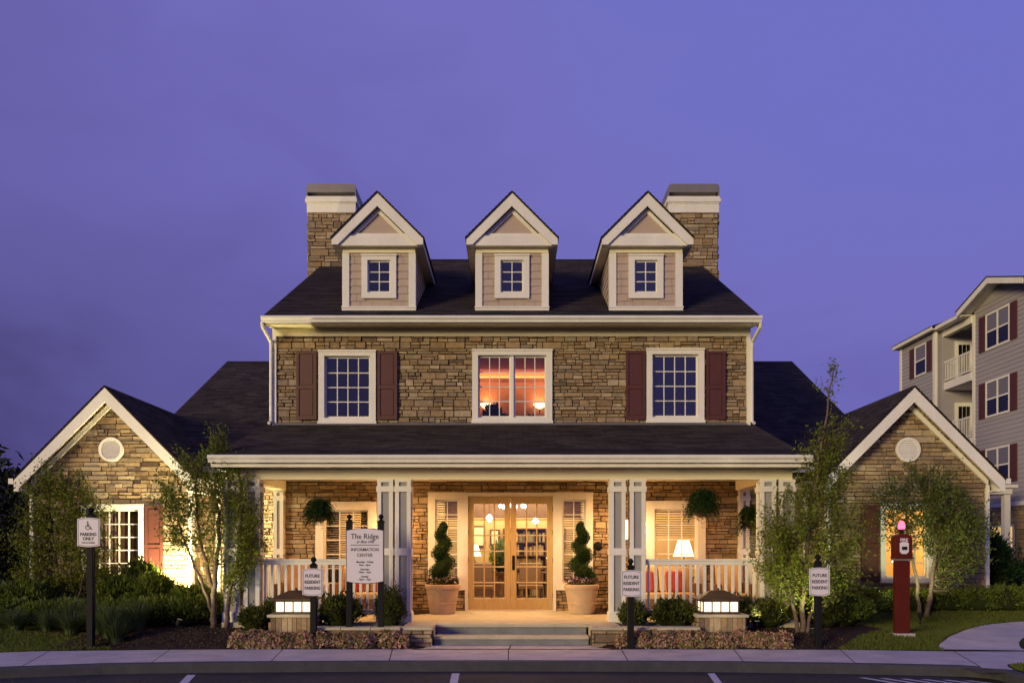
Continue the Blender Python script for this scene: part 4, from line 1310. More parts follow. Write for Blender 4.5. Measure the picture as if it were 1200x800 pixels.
bar2(b, xh - .010, zc + .04, xh - .004, zc - .02, .018, yy - .0004); bar2(b, xh - .008, zc + .018, xh + .024, zc + .016, .012, yy - .0007); bar2(b, xh - .004, zc - .014, xh + .032, zc - .014, .013, yy - .001); bar2(b, xh + .03, zc - .012, xh + .046, zc - .055, .013, yy - .0013); bar2(b, xh + .044, zc - .055, xh + .062, zc - .048, .011, yy - .0016)
b.build('wheelchair_symbol', M['ink'], oh)

# information sign on two posts
D = 13.85; xa, xb = (409.5-600)*D/963, (446.5-600)*D/963; xc = (428.5-600)*D/963
t = thing('information_sign', 'large white information centre sign with opening hours hung between two black posts', 'sign', (xc, D, hgt(xc, D)))
for xx in (xa, xb):
    b = MB(); b.box(xx - .048, xx + .048, D - .048, D + .048, hgt(xx, D) - .05, Zy(612, D)); p = b.build('post', M['black'], t, bevel=.006)
    f = MB(); f.box(xx - .06, xx + .06, D - .06, D + .06, Zy(612, D) + .001, Zy(612, D) + .02); finial(f, xx, D, Zy(612, D) + .02, .9); f.build('finial', M['black'], p)
yb = D - .05; w = 43.5*D/963; h = 62*D/963; zc = Zy(651, D)
b = MB(); b.prism([(xc + a, zc + c) for a, c in plate_poly(w, h - .03, .035, 0)], 'y', yb - .03, yb - .002); o = b.build('sign_board', M['sign'], t)
e = MB(); po = plate_poly(w, h - .03, .035, 0); pi = plate_poly(w - .018, h - .048, .035, 0)
for i in range(len(po)):
    j = (i + 1) % len(po)
    e.face([(xc + po[i][0], yb - .0315, zc + po[i][1]), (xc + po[j][0], yb - .0315, zc + po[j][1]), (xc + pi[j][0], yb - .0315, zc + pi[j][1]), (xc + pi[i][0], yb - .0315, zc + pi[i][1])])
e.build('border', M['ink'], o)
Y = yb - .0325
text_mesh('The Ridge', .125, (xc, Y, zc + .325), M['ink'], o, squash=.92, bold=.0006)
text_mesh('at Blue Hills', .068, (xc + .01, Y, zc + .237), M['ink'], o, squash=.9, shear=.3)
b = MB(); b.box(xc - .24, xc + .24, Y - .001, Y + .001, zc + .178, zc + .188); b.build('rule', M['ink'], o)
text_mesh('INFORMATION', .075, (xc, Y, zc + .105), M['ink'], o, squash=.92, bold=.0003)
text_mesh('CENTER', .075, (xc, Y, zc + .012), M['ink'], o, squash=.95, bold=.0003)
for k, (s1, dz) in enumerate((('Monday - Friday', -.10), ('9am - 6pm', -.150), ('Saturday', -.225), ('10am - 5pm', -.272), ('Sunday', -.345), ('12pm - 5pm', -.392))):
    text_mesh(s1, .044, (xc, Y, zc + dz), M['ink'], o, squash=1.0, bold=.0006)

# red fire call box
p0 = Vector(((1056.5-600)*14.2/963, 14.2, 0)); p0.z = hgt(p0.x, p0.y)
t = thing('fire_call_box', 'red fire alarm call box on a square post with a glowing red beacon', 'call box', p0)
x, y = p0.x, p0.y; ptop = Zy(656.5, y)
b = MB(); b.box(x - .125, x + .125, y - .05, y + .05, p0.z - .05, ptop); b.build('post', M['red'], t, bevel=.006)
b = MB(); b.box(x - .16, x + .19, y - .10, y + .10, p0.z - .04, p0.z + .03); b.build('footing', M['concrete'], t)
b = MB(); b.box(x - .15, x + .15, y - .075, y + .075, ptop + .001, ptop + .035); b.build('collar', M['metal'], t)
zb, zt = ptop + .036, Zy(631, y)
b = MB(); prof = [(x - .145, zb), (x + .145, zb), (x + .145, zt)] + [(x + .145*math.cos(a), zt + .085*math.sin(a)) for a in np.linspace(.25, math.pi - .25, 9)] + [(x - .145, zt)]
b.prism(prof, 'y', y - .09, y + .09); b.box(x - .155, x + .155, y - .105, y + .089, zb + .0, zb + .03); o = b.build('box', M['red'], t, bevel=.005)
b = MB(); b.prism([(x + a*.075, Zy(641.5, y) + c) for a, c in [(-1, -.07), (-.5, -.105), (.5, -.105), (1, -.07), (1, .08), (.6, .10), (-.6, .10), (-1, .08)]], 'y', y - .105, y - .091); q = b.build('pull_plate', M['sign'], o)
b = MB(); b.box(x - .042, x + .042, y - .118, y - .1055, Zy(641.5, y) - .035, Zy(641.5, y) + .02); b.build('pull_handle', M['black'], q)
text_mesh('FIRE', .075, (x, y - .092, Zy(632.5, y)), M['sign'], o, squash=1.0, bold=.002)
b = MB(); b.tube([(x, y, zt + .07), (x, y, zt + .15)], .03, 8); b.tube([(x, y, zt + .15), (x, y, zt + .165)], .06, 10); b.build('beacon_base', M['black'], t)
b = MB(); b.lathe([(.05, 0), (.058, .03), (.055, .09), (.035, .13), (.01, .145)], (x, y, zt + .166), 14); o = b.build('beacon', M['e_red'], t, smooth=True)
lamp('beacon_glow', 'POINT', (x, y - .12, zt + .22), 1.2, (1, .08, .18), o, .05)

# ------------------------------------------------------------------ garden walls, piers, lanterns
def garden_wall(x0, x1, label, seed):
    t = thing('garden_wall', label, 'wall', ((x0+x1)/2, 13.87, hgt(0, 13.87)))
    stone_wall('stonework', t, (0, 13.78, 0), (1, 0, 0), (0, -1, 0), [(x0, -.05), (x1, -.05), (x1, .27), (x0, .27)], seed=seed, thick=.2, zs=(-.02, .265), scale=.8)
    b = MB(); n = 3
    xa_, xb_ = (x0, -1.865) if x0 < 0 else (1.865, x1)
    for k in range(n):
        a = xa_ + (xb_-xa_)*k/n; b.box(a + .004, xa_ + (xb_-xa_)*(k+1)/n - .004, 13.72, 14.02, .272, .322)
    xs_ = x1 if x0 < 0 else x0
    b.box(*sorted((xs_ - .0, xs_ + (-.12 if x0 < 0 else .12))), 13.99, 14.39, -.05, .262)
    b.build('capstone', M['flag'], t, bevel=.006)
    return t
garden_wall(-3.36, -1.335, 'low stone garden wall with flat cap left of the entrance steps', 3)
garden_wall(1.335, 3.15, 'low stone garden wall with flat cap right of the entrance steps', 4)
def pier(x0, x1, D, label, label2, seed):
    zt = Zy(723, D)
    t = thing('stone_pier', label, 'pier', ((x0+x1)/2, D + .3, hgt(x0, D)))
    stone_wall('stonework', t, (0, D, 0), (1, 0, 0), (0, -1, 0), [(x0, -.05), (x1, -.05), (x1, zt), (x0, zt)], seed=seed, thick=.1, zs=(-.02, .22), scale=.9)
    for xs_, nn in ((x0, -1), (x1, 1)):
        stone_wall('stonework', t, (xs_, D, 0), (0, 1, 0), (nn, 0, 0), [(0, -.05), (.6, -.05), (.6, zt), (0, zt)], seed=seed + 5 + nn, back=False, scale=.9)
    b = MB()     # soldier course of upright stones on the front
    r_ = random.Random(seed); x = x0
    while x < x1 - .03:
        w = min(r_.uniform(.075, .12), x1 - x); b.box(x + .004, x + w - .004, D - .035 - r_.random()*.012, D - .002, .225, zt - .004); x += w
    b.build('soldier_course', M['stone'], t)
    b = MB(); b.box(x0 - .05, x1 + .05, D - .07, D + .65, zt + .001, zt + .05); b.build('capstone', M['flag'], t, bevel=.008)
    # lantern
    xm = (x0 + x1)/2; zl = zt + .051; w = .63; dp = .42; yc = D + .28
    l = thing('lantern', label2, 'lantern', (xm, yc, zl))
    b = MB(); b.box(xm - w/2 - .02, xm + w/2 + .02, yc - dp/2 - .02, yc + dp/2 + .02, zl, zl + .04)
    zb = zl + .041; hgl = .165
    for k in range(5):
        xx = xm - w/2 + .014 + (w - .028)*k/4
        for ys in (yc - dp/2, yc + dp/2): b.box(xx - .011, xx + .011, ys - .011, ys + .011, zb, zb + hgl)
    for ys in (yc,):
        for xx in (xm - w/2 + .014, xm + w/2 - .014): b.box(xx - .011, xx + .011, ys - .011, ys + .011, zb, zb + hgl)
    b.box(xm - w/2 - .01, xm + w/2 + .01, yc - dp/2 - .01, yc + dp/2 + .01, zb + hgl + .001, zb + hgl + .03)
    b.build('frame', M['bronze'], l)
    p = MB(); p.box(xm - w/2 + .02, xm + w/2 - .02, yc - dp/2 + .006, yc + dp/2 - .006, zb + .002, zb + hgl - .002); p.build('glass', M['e_pane'], l)
    r_ = MB(); a0, a1, b0, b1 = xm - w/2 - .07, xm + w/2 + .07, yc - dp/2 - .07, yc + dp/2 + .07; z0 = zb + hgl + .031; zr = z0 + .16; rw = .12
    ring_ = [(a0, b0, z0), (a1, b0, z0), (a1, b1, z0), (a0, b1, z0)]; up_ = [(a0, b0, z0 + .022), (a1, b0, z0 + .022), (a1, b1, z0 + .022), (a0, b1, z0 + .022)]
    R0, R1 = (xm - rw, yc, zr), (xm + rw, yc, zr)
    for i in range(4): r_.face([ring_[i], ring_[(i+1) % 4], up_[(i+1) % 4], up_[i]])
    r_.face([up_[0], up_[1], R1, R0]); r_.face([up_[2], up_[3], R0, R1]); r_.face([up_[1], up_[2], R1]); r_.face([up_[3], up_[0], R0]); r_.face(ring_[::-1])
    r_.build('lantern_roof', M['bronze'], l)
    f = MB(); f.lathe([(.03, 0), (.03, .03), (.012, .05)], (xm, yc, zr - .01), 8); f.build('finial', M['bronze'], l)
    lamp('lantern_glow', 'POINT', (xm, D - .30, zb + .06), 1.3, (1, .72, .4), l, .08)
pier((317.5-600)*13.95/963, (367-600)*13.95/963, 13.95, 'stone pier with upright cap course under the left lantern, by the info sign', 'lit bronze hip-roofed lantern on the stone pier left of the info sign', 7)
pier((819-600)*13.95/963, (873-600)*13.95/963, 13.95, 'stone pier with upright cap course under the right lantern, in front of the right railing', 'lit bronze hip-roofed lantern on the stone pier in front of the right porch railing', 8)

# ------------------------------------------------------------------ planters with spiral topiaries
def planter(x, D, label, hand):
    t = thing('planter', label, 'planter', (x, D, FL))
    b = MB(); b.lathe([(.255, 0), (.265, .03), (.285, .20), (.292, .205), (.292, .225), (.287, .23), (.335, .50), (.352, .505), (.362, .53), (.362, .585), (.345, .60), (.31, .60), (.30, .55)], (x, D, FL), 32)
    b.build('pot', M['terracotta'], t, smooth=False)
    b = MB(); b.lathe([(.30, .0), (.05, .03)], (x, D, FL + .555), 16); b.build('soil', M['mulch'], t)
    global rng
    rng = np.random.default_rng(int(abs(x)*100) + (1 if hand > 0 else 0))
    z0 = FL + .62; H = 1.22; n = 11000
    tt = rng.random(n) ** 1.2; turns = 2.9
    th = tt * turns * 2*math.pi * hand + 1.2
    rad = .17 * (1 - tt)**.62 + .025; blob = .185 * (1 - tt)**.5 + .045
    q = rng.normal(size=(n, 3)); q /= np.linalg.norm(q, axis=1, keepdims=True)
    q *= (rng.random((n, 1)) ** .16)
    P = np.stack([x + np.cos(th)*rad*.50 + q[:, 0]*blob*1.0, D + np.sin(th)*rad*.50 + q[:, 1]*blob*1.0, z0 + tt*H*.92 + q[:, 2]*blob*.66 + .10], 1)
    V = leaf_arrays(P, .016, up=.6, ratio=.5)
    o = quads_mesh('topiary', V, M['leaf_fern'], t)
    b = MB(); ts = np.linspace(0, .99, 60); b.tube([(x + math.cos(k*turns*2*math.pi*hand + 1.2)*(.17*(1-k)**.62 + .025)*.5, D + math.sin(k*turns*2*math.pi*hand + 1.2)*(.17*(1-k)**.62 + .025)*.5, z0 + k*H*.92 + .10) for k in ts], [(.185*(1-k)**.5 + .045)*.6 for k in ts], 7); b.tube([(x, D, FL + .55), (x, D, z0 + H*.9)], [.03, .02], 6); b.build('stem', M['core'], o)
    m = 420; a = rng.uniform(0, 6.28, m); r = .33 * rng.random(m)**.5
    P = np.stack([x + np.cos(a)*r, D + np.sin(a)*r, FL + .62 + rng.random(m)*.13], 1)
    quads_mesh('flowers', np.concatenate([leaf_arrays(P[:260], .030, ratio=.7)]), M['flower'], t)
    quads_mesh('flower_leaves', leaf_arrays(P + np.array([0, 0, -.03]), .035), M['leaf_box'], t)
planter((518.5-600)*16.75/963, 16.75, 'sandstone pot with spiral topiary and flowers left of the oak doors', 1)
planter((681.5-600)*16.75/963, 16.75, 'sandstone pot with spiral topiary and flowers right of the oak doors', -1)

# ------------------------------------------------------------------ hanging baskets
def basket(x, y, z, r, ztop, label, seed):
    global rng
    rng = np.random.default_rng(seed)
    t = thing('hanging_basket', label, 'hanging basket', (x, y, z - r*.6), 'hanging fern baskets of the porch')
    b = MB(); b.lathe([(r*.25, -r*.55), (r*.42, -r*.40), (r*.55, -r*.05)], (x, y, z), 14); b.build('pot', M['dark_wood'], t)
    b = MB()
    for k in range(3):
        a = k*2.094; b.tube([(x + r*.55*math.cos(a), y + r*.55*math.sin(a), z - r*.05), (x, y, z + .42)], .004, 4)
    b.tube([(x, y, z + .42), (x, y, ztop)], .004, 4); b.build('chain', M['bronze'], t)
    nf = 420; Cs, Ds = [], []
    for k in range(nf):
        a = rng.uniform(0, 6.28); L = r * rng.uniform(.55, 1.1); lift = rng.uniform(.1, 1.9) * r * .62
        s = np.linspace(.12, 1, 18)
        xx = x + math.cos(a)*L*s; yy_ = y + math.sin(a)*L*s; zz = z - r*.1 + lift*np.sin(s*2.2) - (s**2.0)*L*rng.uniform(.15, 1.15)
        P = np.stack([xx, yy_, zz], 1)
        for off in (-1, 1):
            sd = np.array([-math.sin(a), math.cos(a), 0]) * off
            Cs.append(P + sd * .016); Ds.append(np.tile(sd*.9 + np.array([math.cos(a), math.sin(a), -.3])*.5, (18, 1)))
    V = leaf_arrays(np.concatenate(Cs), .022, ratio=.30, dirs=np.concatenate(Ds))
    quads_mesh('fern', V, M['leaf_fern'], t)
basket(-3.60, 15.35, 2.30, .30, 3.09, 'green fern hanging basket at the left porch window', 21)
basket(3.54, 15.3, 2.42, .345, 3.09, 'bushy green fern hanging basket at the right porch window', 22)
basket(4.86, 16.6, 2.22, .32, 2.886, 'fern hanging basket behind the end columns at the right end of the porch', 23)

# ------------------------------------------------------------------ porch furniture
def armchair(x, y, w, label, pill, rz=0.0, high=1.12, group=None):
    t = thing('porch_sofa' if w > 1 else 'porch_chair', label, 'sofa' if w > 1 else 'armchair', (x, y, FL), group)
    d = .72; h = w/2; z = FL
    b = MB(); b.box(x - h, x + h, y - d/2 + .03, y + d/2 - .04, z + .09, z + .30)
    for sx in (-1, 1):
        xa, xb = sorted((x + sx*h, x + sx*(h - .11))); b.box(xa, xb, y - d/2, y + d/2, z + .301, z + .62)
        for sy in (-1, 1): 
            xc_ = x + sx*(h - .05); yc_ = y + sy*(d/2 - .06); b.box(xc_ - .025, xc_ + .025, yc_ - .025, yc_ + .025, z, z + .09)
    b.prism([(y + d/2 - .12, z + .301), (y + d/2 - .02, z + .301), (y + d/2 + .10, z + high - .06), (y + d/2 + .04, z + high - .06)], 'x', x - h + .115, x + h - .115)
    b.build('frame', M['wicker'], t, bevel=.015)
    n = 1 if w < 1 else 2
    for k in range(n):
        a = x - h + .12 + (w - .24)*k/n; c = x - h + .12 + (w - .24)*(k+1)/n
        q = MB(); q.box(a + .006, c - .006, y - d/2 + .0, y + d/2 - .13, z + .302, z + .43); q.build('seat_cushion', M['cushion'], t, bevel=.03)
        q = MB(); q.prism([(y + d/2 - .26, z + .435), (y + d/2 - .14, z + .435), (y + d/2 + .02, z + high), (y + d/2 - .09, z + high)], 'x', a + .01, c - .01); q.build('back_cushion', M['cushion'], t, bevel=.03)
        if pill:
            q = MB(); mx = (a + c)/2; q.prism([(y + d/2 - .42, z + .44), (y + d/2 - .30, z + .44), (y + d/2 - .16, z + .86), (y + d/2 - .25, z + .86)], 'x', mx - .2, mx + .2); q.build('pillow', M['pillow'], t, bevel=.05)
    return t
armchair(4.42, 16.55, .78, 'high-backed tan cushioned porch chair behind the right railing, under the right end columns', False)
armchair(3.05, 16.9, 1.55, 'wicker porch sofa with red pillows under the right porch window', True, high=.95)
armchair(-4.35, 16.6, .78, 'high-backed tan cushioned porch chair at the far left end of the porch', False)
armchair(-2.95, 16.9, 1.45, 'wicker porch sofa with red pillows behind the info sign', True, high=.95)

# ------------------------------------------------------------------ things indoors, seen through the glass
def table_lamp(x, y, z, label, s=1.0, pw=8):
    t = thing('table_lamp', label, 'lamp', (x, y, z))
    b = MB(); b.lathe([(.08*s, 0), (.08*s, .02*s), (.025*s, .04*s), (.06*s, .14*s), (.065*s, .2*s), (.02*s, .30*s), (.012*s, .38*s)], (x, y, z), 14); b.build('base', M['dark_wood'], t)
    b = MB(); b.lathe([(.19*s, .36*s), (.10*s, .66*s)], (x, y, z), 18); b.build('lamp_shade', M['e_shade'], t, smooth=True)
    lamp('table_lamp_glow', 'POINT', (x, y - .28*s, z + .55*s), pw, (1, .70, .36), t, .12)
def table(x, y, w, d, h, label, z=FL):
    t = thing('side_table', label, 'table', (x, y, z))
    b = MB(); b.box(x - w/2, x + w/2, y - d/2, y + d/2, z + h - .035, z + h); b.build('tabletop', M['dark_wood'], t, bevel=.004)
    for sx in (-1, 1):
        for sy in (-1, 1):
            l = MB(); a, c = x + sx*(w/2 - .04), y + sy*(d/2 - .04); l.box(a - .02, a + .02, c - .02, c + .02, z, z + h - .036); l.build('leg', M['dark_wood'], t)
table(-.72, 21.2, .9, .4, .78, 'dark wood table behind the left oak door leaf'); table_lamp(-.98, 21.2, FL + .78, 'lit table lamp on the dark table behind the left oak door leaf', 1.0, 8)
table(1.02, 20.4, .7, .45, .76, 'dark wood table behind the right oak door leaf'); table_lamp(1.02, 20.4, FL + .76, 'lit table lamp on the dark table behind the right oak door leaf', .9, 8)
table(3.85, 18.55, .6, .45, .70, 'small table inside the right porch window'); table_lamp(3.86, 18.5, FL + .70, 'brightly lit table lamp with white shade inside the right porch window', 1.25, 14)
table(-2.62, 18.6, .6, .45, .70, 'small table inside the left porch window'); table_lamp(-2.62, 18.55, FL + .70, 'lit table lamp inside the left porch window behind the info sign', 1.0, 9)
# chandelier
t = thing('chandelier', 'chandelier with bright bulbs hanging behind the top of the oak doors', 'chandelier', (.02, 19.0, 2.95))
b = MB(); b.tube([(.02, 19.0, 2.95), (.02, 19.0, 2.62)], .012, 6); b.lathe([(.02, -.1), (.05, -.05), (.03, 0)], (.02, 19.0, 2.62), 10)
for k in range(6):
    a = k*math.pi/3 + .3; b.tube([(.02, 19.0, 2.58), (.02 + .17*math.cos(a), 19.0 + .17*math.sin(a), 2.50), (.02 + .30*math.cos(a), 19.0 + .30*math.sin(a), 2.58)], .009, 5)
b.build('frame', M['bronze'], t)
for k in range(6):
    a = k*math.pi/3 + .3; q = MB(); q.lathe([(.02, 0), (.036, .03), (.03, .07), (.008, .09)], (.02 + .30*math.cos(a), 19.0 + .30*math.sin(a), 2.585), 8); q.build('bulb', M['e_white'], t)
lamp('chandelier_glow', 'POINT', (.02, 18.7, 2.45), 14, (1, .80, .52), t, .15)
# two pendant lamps farther in
for (x, y, lb) in ((-.55, 20.0, 'small bright pendant lamp behind the left oak door leaf'), (.62, 21.6, 'small bright pendant lamp farther in behind the right oak door leaf')):
    t = thing('pendant_lamp', lb, 'lamp', (x, y, 2.95))
    b = MB(); b.tube([(x, y, 2.95), (x, y, 2.46)], .008, 5); b.build('cord', M['bronze'], t)
    b = MB(); b.lathe([(.02, .12), (.07, .06), (.075, 0), (.03, -.05)], (x, y, 2.36), 12); b.build('globe', M['e_white'], t, smooth=True)
# plant and seats in the lobby
shrub('potted_plant', 'leafy green house plant on the floor behind the oak doors', 'plant', (-.28, 20.6, FL + .75), (.26, .26, .75), 600, .06, M['leaf_yew'], 5)
t = thing('plant_stand', 'dark stand under the leafy house plant behind the oak doors', 'stand', (-.28, 20.6, FL)); b = MB(); b.lathe([(.18, 0), (.16, .06), (.08, .12), (.08, .62), (.20, .70), (.22, .75)], (-.28, 20.6, FL), 16); b.build('pedestal', M['dark_wood'], t)
for (x, y, lb) in ((.45, 19.9, 'dark armchair in the lobby behind the right oak door leaf'), (-.75, 19.6, 'dark armchair in the lobby behind the left oak door leaf')):
    t = thing('lobby_chair', lb, 'armchair', (x, y, FL))
    b = MB(); b.box(x - .3, x + .3, y - .28, y + .25, FL + .36, FL + .46); b.build('seat', M['wicker'], t, bevel=.02)
    b = MB(); b.prism([(y + .2, FL + .46), (y + .26, FL + .46), (y + .34, FL + .98), (y + .28, FL + .98)], 'x', x - .27, x + .27); b.build('backrest', M['dark_wood'], t, bevel=.02)
    for sx in (-1, 1):
        for sy in (-1, 1):
            l = MB(); a, c = x + sx*.26, y + sy*.22; l.box(a - .02, a + .02, c - .02, c + .02, FL, FL + .36); l.build('leg', M['dark_wood'], t)
t = thing('bookcase', 'tall dark bookcase against the lobby back wall behind the oak doors', 'bookcase', (.35, 22.7, FL))
b = MB(); b.box(-.25, .95, 22.9, 22.99, FL, FL + 1.9)
for xx in (-.25, .92): b.box(xx, xx + .03, 22.55, 22.9, FL, FL + 1.9)
for k in range(6): b.box(-.219, .919, 22.56, 22.9, FL + .02 + k*.37, FL + .05 + k*.37)
b.build('case', M['dark_wood'], t)
r_ = random.Random(4); b = MB()
for k in range(5):
    x = -.21
    while x < .85:
        w = r_.uniform(.03, .07); h = r_.uniform(.2, .3)
        if r_.random() < .85: b.box(x, x + w - .004, 22.62, 22.85, FL + .051 + k*.37, FL + .051 + k*.37 + h)
        x += w
o = b.build('books', island_mat('book_cover', [(0, (.25, .10, .04)), (.3, (.10, .10, .06)), (.6, (.45, .34, .18)), (1, (.10, .05, .03))], .7, 0), t)
o['kind'] = 'stuff'
# picture frames, drapes
def drapes(x0, x1, y, z0, z1, label, wide=.30):
    t = thing('drapes', label, 'drapes', ((x0+x1)/2, y, z0))
    for (a, c) in ((x0, x0 + (x1-x0)*wide), (x1 - (x1-x0)*wide, x1)):
        b = MB(); n = 26
        pts = [(a + (c-a)*k/n, y + .045*math.sin(k*1.35), 0) for k in range(n+1)]
        for k in range(n):
            p, q = pts[k], pts[k+1]
            b.face([(p[0], p[1], z0), (q[0], q[1], z0), (q[0], q[1], z1), (p[0], p[1], z1)])
        b.build('panel', M['drape'], t)
    b = MB(); b.tube([(x0 - .05, y, z1 + .02), (x1 + .05, y, z1 + .02)], .015, 6); b.build('rod', M['dark_wood'], t)
drapes(-9.5, -8.15, GD + .42, .75, 2.62, 'brown drapes inside the left wing window', .46)
drapes(-4.15, -2.95, WD + .42, .8, 2.66, 'brown drapes inside the left porch window')
# right wing room: orange sofa and lamp
armchair(8.55, 20.6, 1.5, 'orange-tan sofa inside the lit right wing window', True, high=.95)
table(9.55, 20.2, .5, .45, .6, 'small table in the lit right wing room'); table_lamp(9.55, 20.2, FL + .6, 'lit table lamp in the right wing room', 1.1, 24)
table(8.0, 21.2, .5, .35, .6, 'small table at the back of the lit right wing room'); table_lamp(8.0, 21.2, FL + .6, 'lit table lamp at the back of the right wing room', 1.0, 10)
# upper room: two uplighter wall lamps, plants
for (x, lb) in ((-.64, 'glowing bowl lamp at the left of the orange upstairs room'), (.70, 'glowing bowl lamp at the right of the orange upstairs room')):
    t = thing('wall_lamp', lb, 'wall lamp', (x, 20.85, 5.22))
    b = MB(); b.tube([(x, 20.89, 5.12), (x, 20.80, 5.10), (x, 20.76, 5.18)], .014, 6); b.build('bracket', M['bronze'], t)
    b = MB(); b.lathe([(.03, 0), (.12, .05), (.17, .12)], (x, 20.74, 5.18), 16); b.build('bowl', M['e_shade'], t, smooth=True)
    lamp('wall_lamp_glow', 'POINT', (x, 20.70, 5.40), 5.5, (1, .62, .25), t, .06)
shrub('potted_plant', 'dark leafy plant silhouette at the lower left of the orange upstairs window', 'plant', (-.45, 18.5, 4.05), (.22, .2, .80), 260, .10, M['leaf_fern'], 15)
shrub('potted_plant', 'small dark plant at the lower right of the orange upstairs window', 'plant', (.46, 18.6, 4.05), (.1, .1, .62), 90, .07, M['leaf_fern'], 16)

# ------------------------------------------------------------------ landscape uplights, some of them added
def uplight(x, y, target, pw, col, label, spot=95, h=.22, soft=.06):
    z = hgt(x, y)
    t = thing('landscape_light', label, 'landscape light', (x, y, z))
    b = MB(); b.tube([(x, y, z - .03), (x, y, z + h - .08)], .012, 6); b.build('stake', M['black'], t)
    d_ = (Vector(target) - Vector((x, y, z + h))).normalized(); p = Vector((x, y, z + h))
    b = MB(); b.tube([p - d_*.09, p - d_*.06, p + d_*.03], [.028, .042, .048], 10); b.build('housing', M['black'], t)
    b = MB(); b.tube([p + d_*.0305, p + d_*.034], [.042, .040], 10); o = b.build('lens', M['lens_up'], t)
    lamp('landscape_glow', 'SPOT', p + d_*.06, pw, col, o, soft, target, spot, .7)
uplight(-7.02, 17.30, (-7.2, 18.2, 2.2), 1700, (1, .83, .42), 'landscape uplight behind the yew hedge, washing the left wing wall', 145)
uplight(-6.0, 17.6, (-6.0, 19.5, 2.4), 260, (1, .84, .45), 'landscape uplight washing the wall between the left wing and the porch', 120)
uplight(5.02, 13.72, (5.12, 14.3, 2.3), 95, (.98, 1, .50), 'added uplight brightening the front of the tall slender tree', 110)  # added to light the camera side of the crown
uplight(-5.75, 14.2, (-5.2, 14.65, 2.4), 85, (1, .95, .55), 'added uplight brightening the front of the double-trunk birch', 110)  # extra lamp, added to brighten this birch crown
uplight(8.05, 16.2, (8.6, 17.0, 2.2), 130, (.98, 1, .52), 'added uplight brightening the front of the twin-trunk dark tree', 110)  # extra lamp, added to brighten the dark tree's crown
uplight(4.72, 14.55, (5.05, 14.2, 2.6), 90, (.92, 1, .42), 'landscape uplight at the foot of the tall slender tree, right of the porch', 85)
uplight(5.9, 17.4, (6.0, 19.5, 2.4), 110, (1, .86, .45), 'landscape uplight washing the wall between the right wing and the porch', 120)
uplight(7.25, 16.6, (8.2, 18.2, 2.6), 60, (.95, 1, .5), 'landscape uplight washing the right wing wall', 110)
uplight(-8.25, 15.25, (-8.8, 16.2, 2.2), 260, (.98, 1, .50), 'added uplight brightening the left wing birch', 80)  # extra lamp, added to brighten the birch by the left wing
uplight(-4.40, 14.5, (-4.85, 14.95, 2.5), 17, (.80, 1, .80), 'landscape uplight aimed at the left end columns of the porch', 80)
uplight(4.30, 14.62, (4.75, 14.95, 2.5), 12, (.95, 1, .70), 'landscape uplight aimed at the right end columns of the porch', 80)

for x, lb in ((-3.0, 'behind the broad boxwood left of the info sign'), (2.95, 'behind the broad boxwood left of the right lantern'), (4.3, 'behind the right lantern')):
    uplight(x, 14.42 if abs(x) > 2 else 14.18, (x, 14.8, 3.0), 16, (1, .80, .45), 'added uplight brightening the porch beam, ' + lb, 125, h=.14 if abs(x) > 2 else .24)  # hidden extra lamps, added to give the porch beam its glow
# ------------------------------------------------------------------ trees
# left tree: several slim stems leaning outwards, before the left wing
bA = G((76-600)*16.2/963, 16.2)
tree('birch_tree', 'multi-stemmed young birch in front of the left wing window, beside the accessible parking sign', 'tree', bA,
     [[(0, 0, 0), (-.10, 0, .7), (-.28, .05, 1.7), (-.36, .05, 2.7)], [(.05, .03, 0), (.12, 0, .7), (.20, .02, 1.8), (.28, .0, 2.75)], [(.10, -.05, 0), (.38, -.08, .6), (.60, -.1, 1.5), (.66, -.05, 2.1)], [(-.03, .05, 0), (-.02, .1, .9), (-.06, .1, 2.0), (.02, .1, 3.0)]],
     [(-.05, 0, 1.75, .90, .6, 1.05, 5), (-.60, 0, 1.25, .45, .5, .95, 2.4), (.55, 0, 1.35, .45, .5, .85, 2), (-.12, 0, 2.75, .55, .4, .42, 1.6), (.36, 0, 2.3, .45, .35, .5, 1), (-.55, 0, 2.25, .40, .4, .6, 1.2), (-.1, 0, .75, .55, .45, .4, 1.3)],
     540, 42, .025, M['leaf_birch'], M['bark'], 101, r0=.045)
bB = G((250-600)*14.65/963, 14.65)
tree('birch_tree', 'tall birch with pale double trunk before the left end of the porch', 'tree', bB,
     [[(0, 0, 0), (.02, 0, .8), (.10, 0, 1.7), (.02, .02, 2.6), (.06, .0, 3.3)], [(.22, .02, 0), (.30, 0, .6), (.46, 0, 1.5), (.50, 0, 2.5)], [(-.02, .1, 0), (-.14, .12, .55), (-.52, .1, 1.5), (-.78, .1, 2.5)], [(.0, .05, .6), (-.2, .05, 1.4), (-.32, .0, 2.4), (-.24, .0, 3.0)]],
     [(-.40, 0, 2.15, .60, .5, .85, 1.9), (.40, 0, 2.0, .50, .5, 1.0, 3.4), (.05, 0, 2.75, .55, .45, .60, 2.0), (-.78, 0, 2.30, .32, .4, .75, 1.5), (.68, 0, 1.65, .26, .35, .85, 1.8), (.06, 0, 3.35, .22, .22, .32, .5), (-.60, 0, 3.0, .25, .3, .3, .4), (-.50, 0, 1.55, .25, .3, .35, .25), (.42, 0, 1.0, .28, .3, .45, .9)],
     480, 37, .024, M['leaf_birch'], M['bark'], 102, r0=.055)
bC = G((940-600)*14.25/963, 14.25)
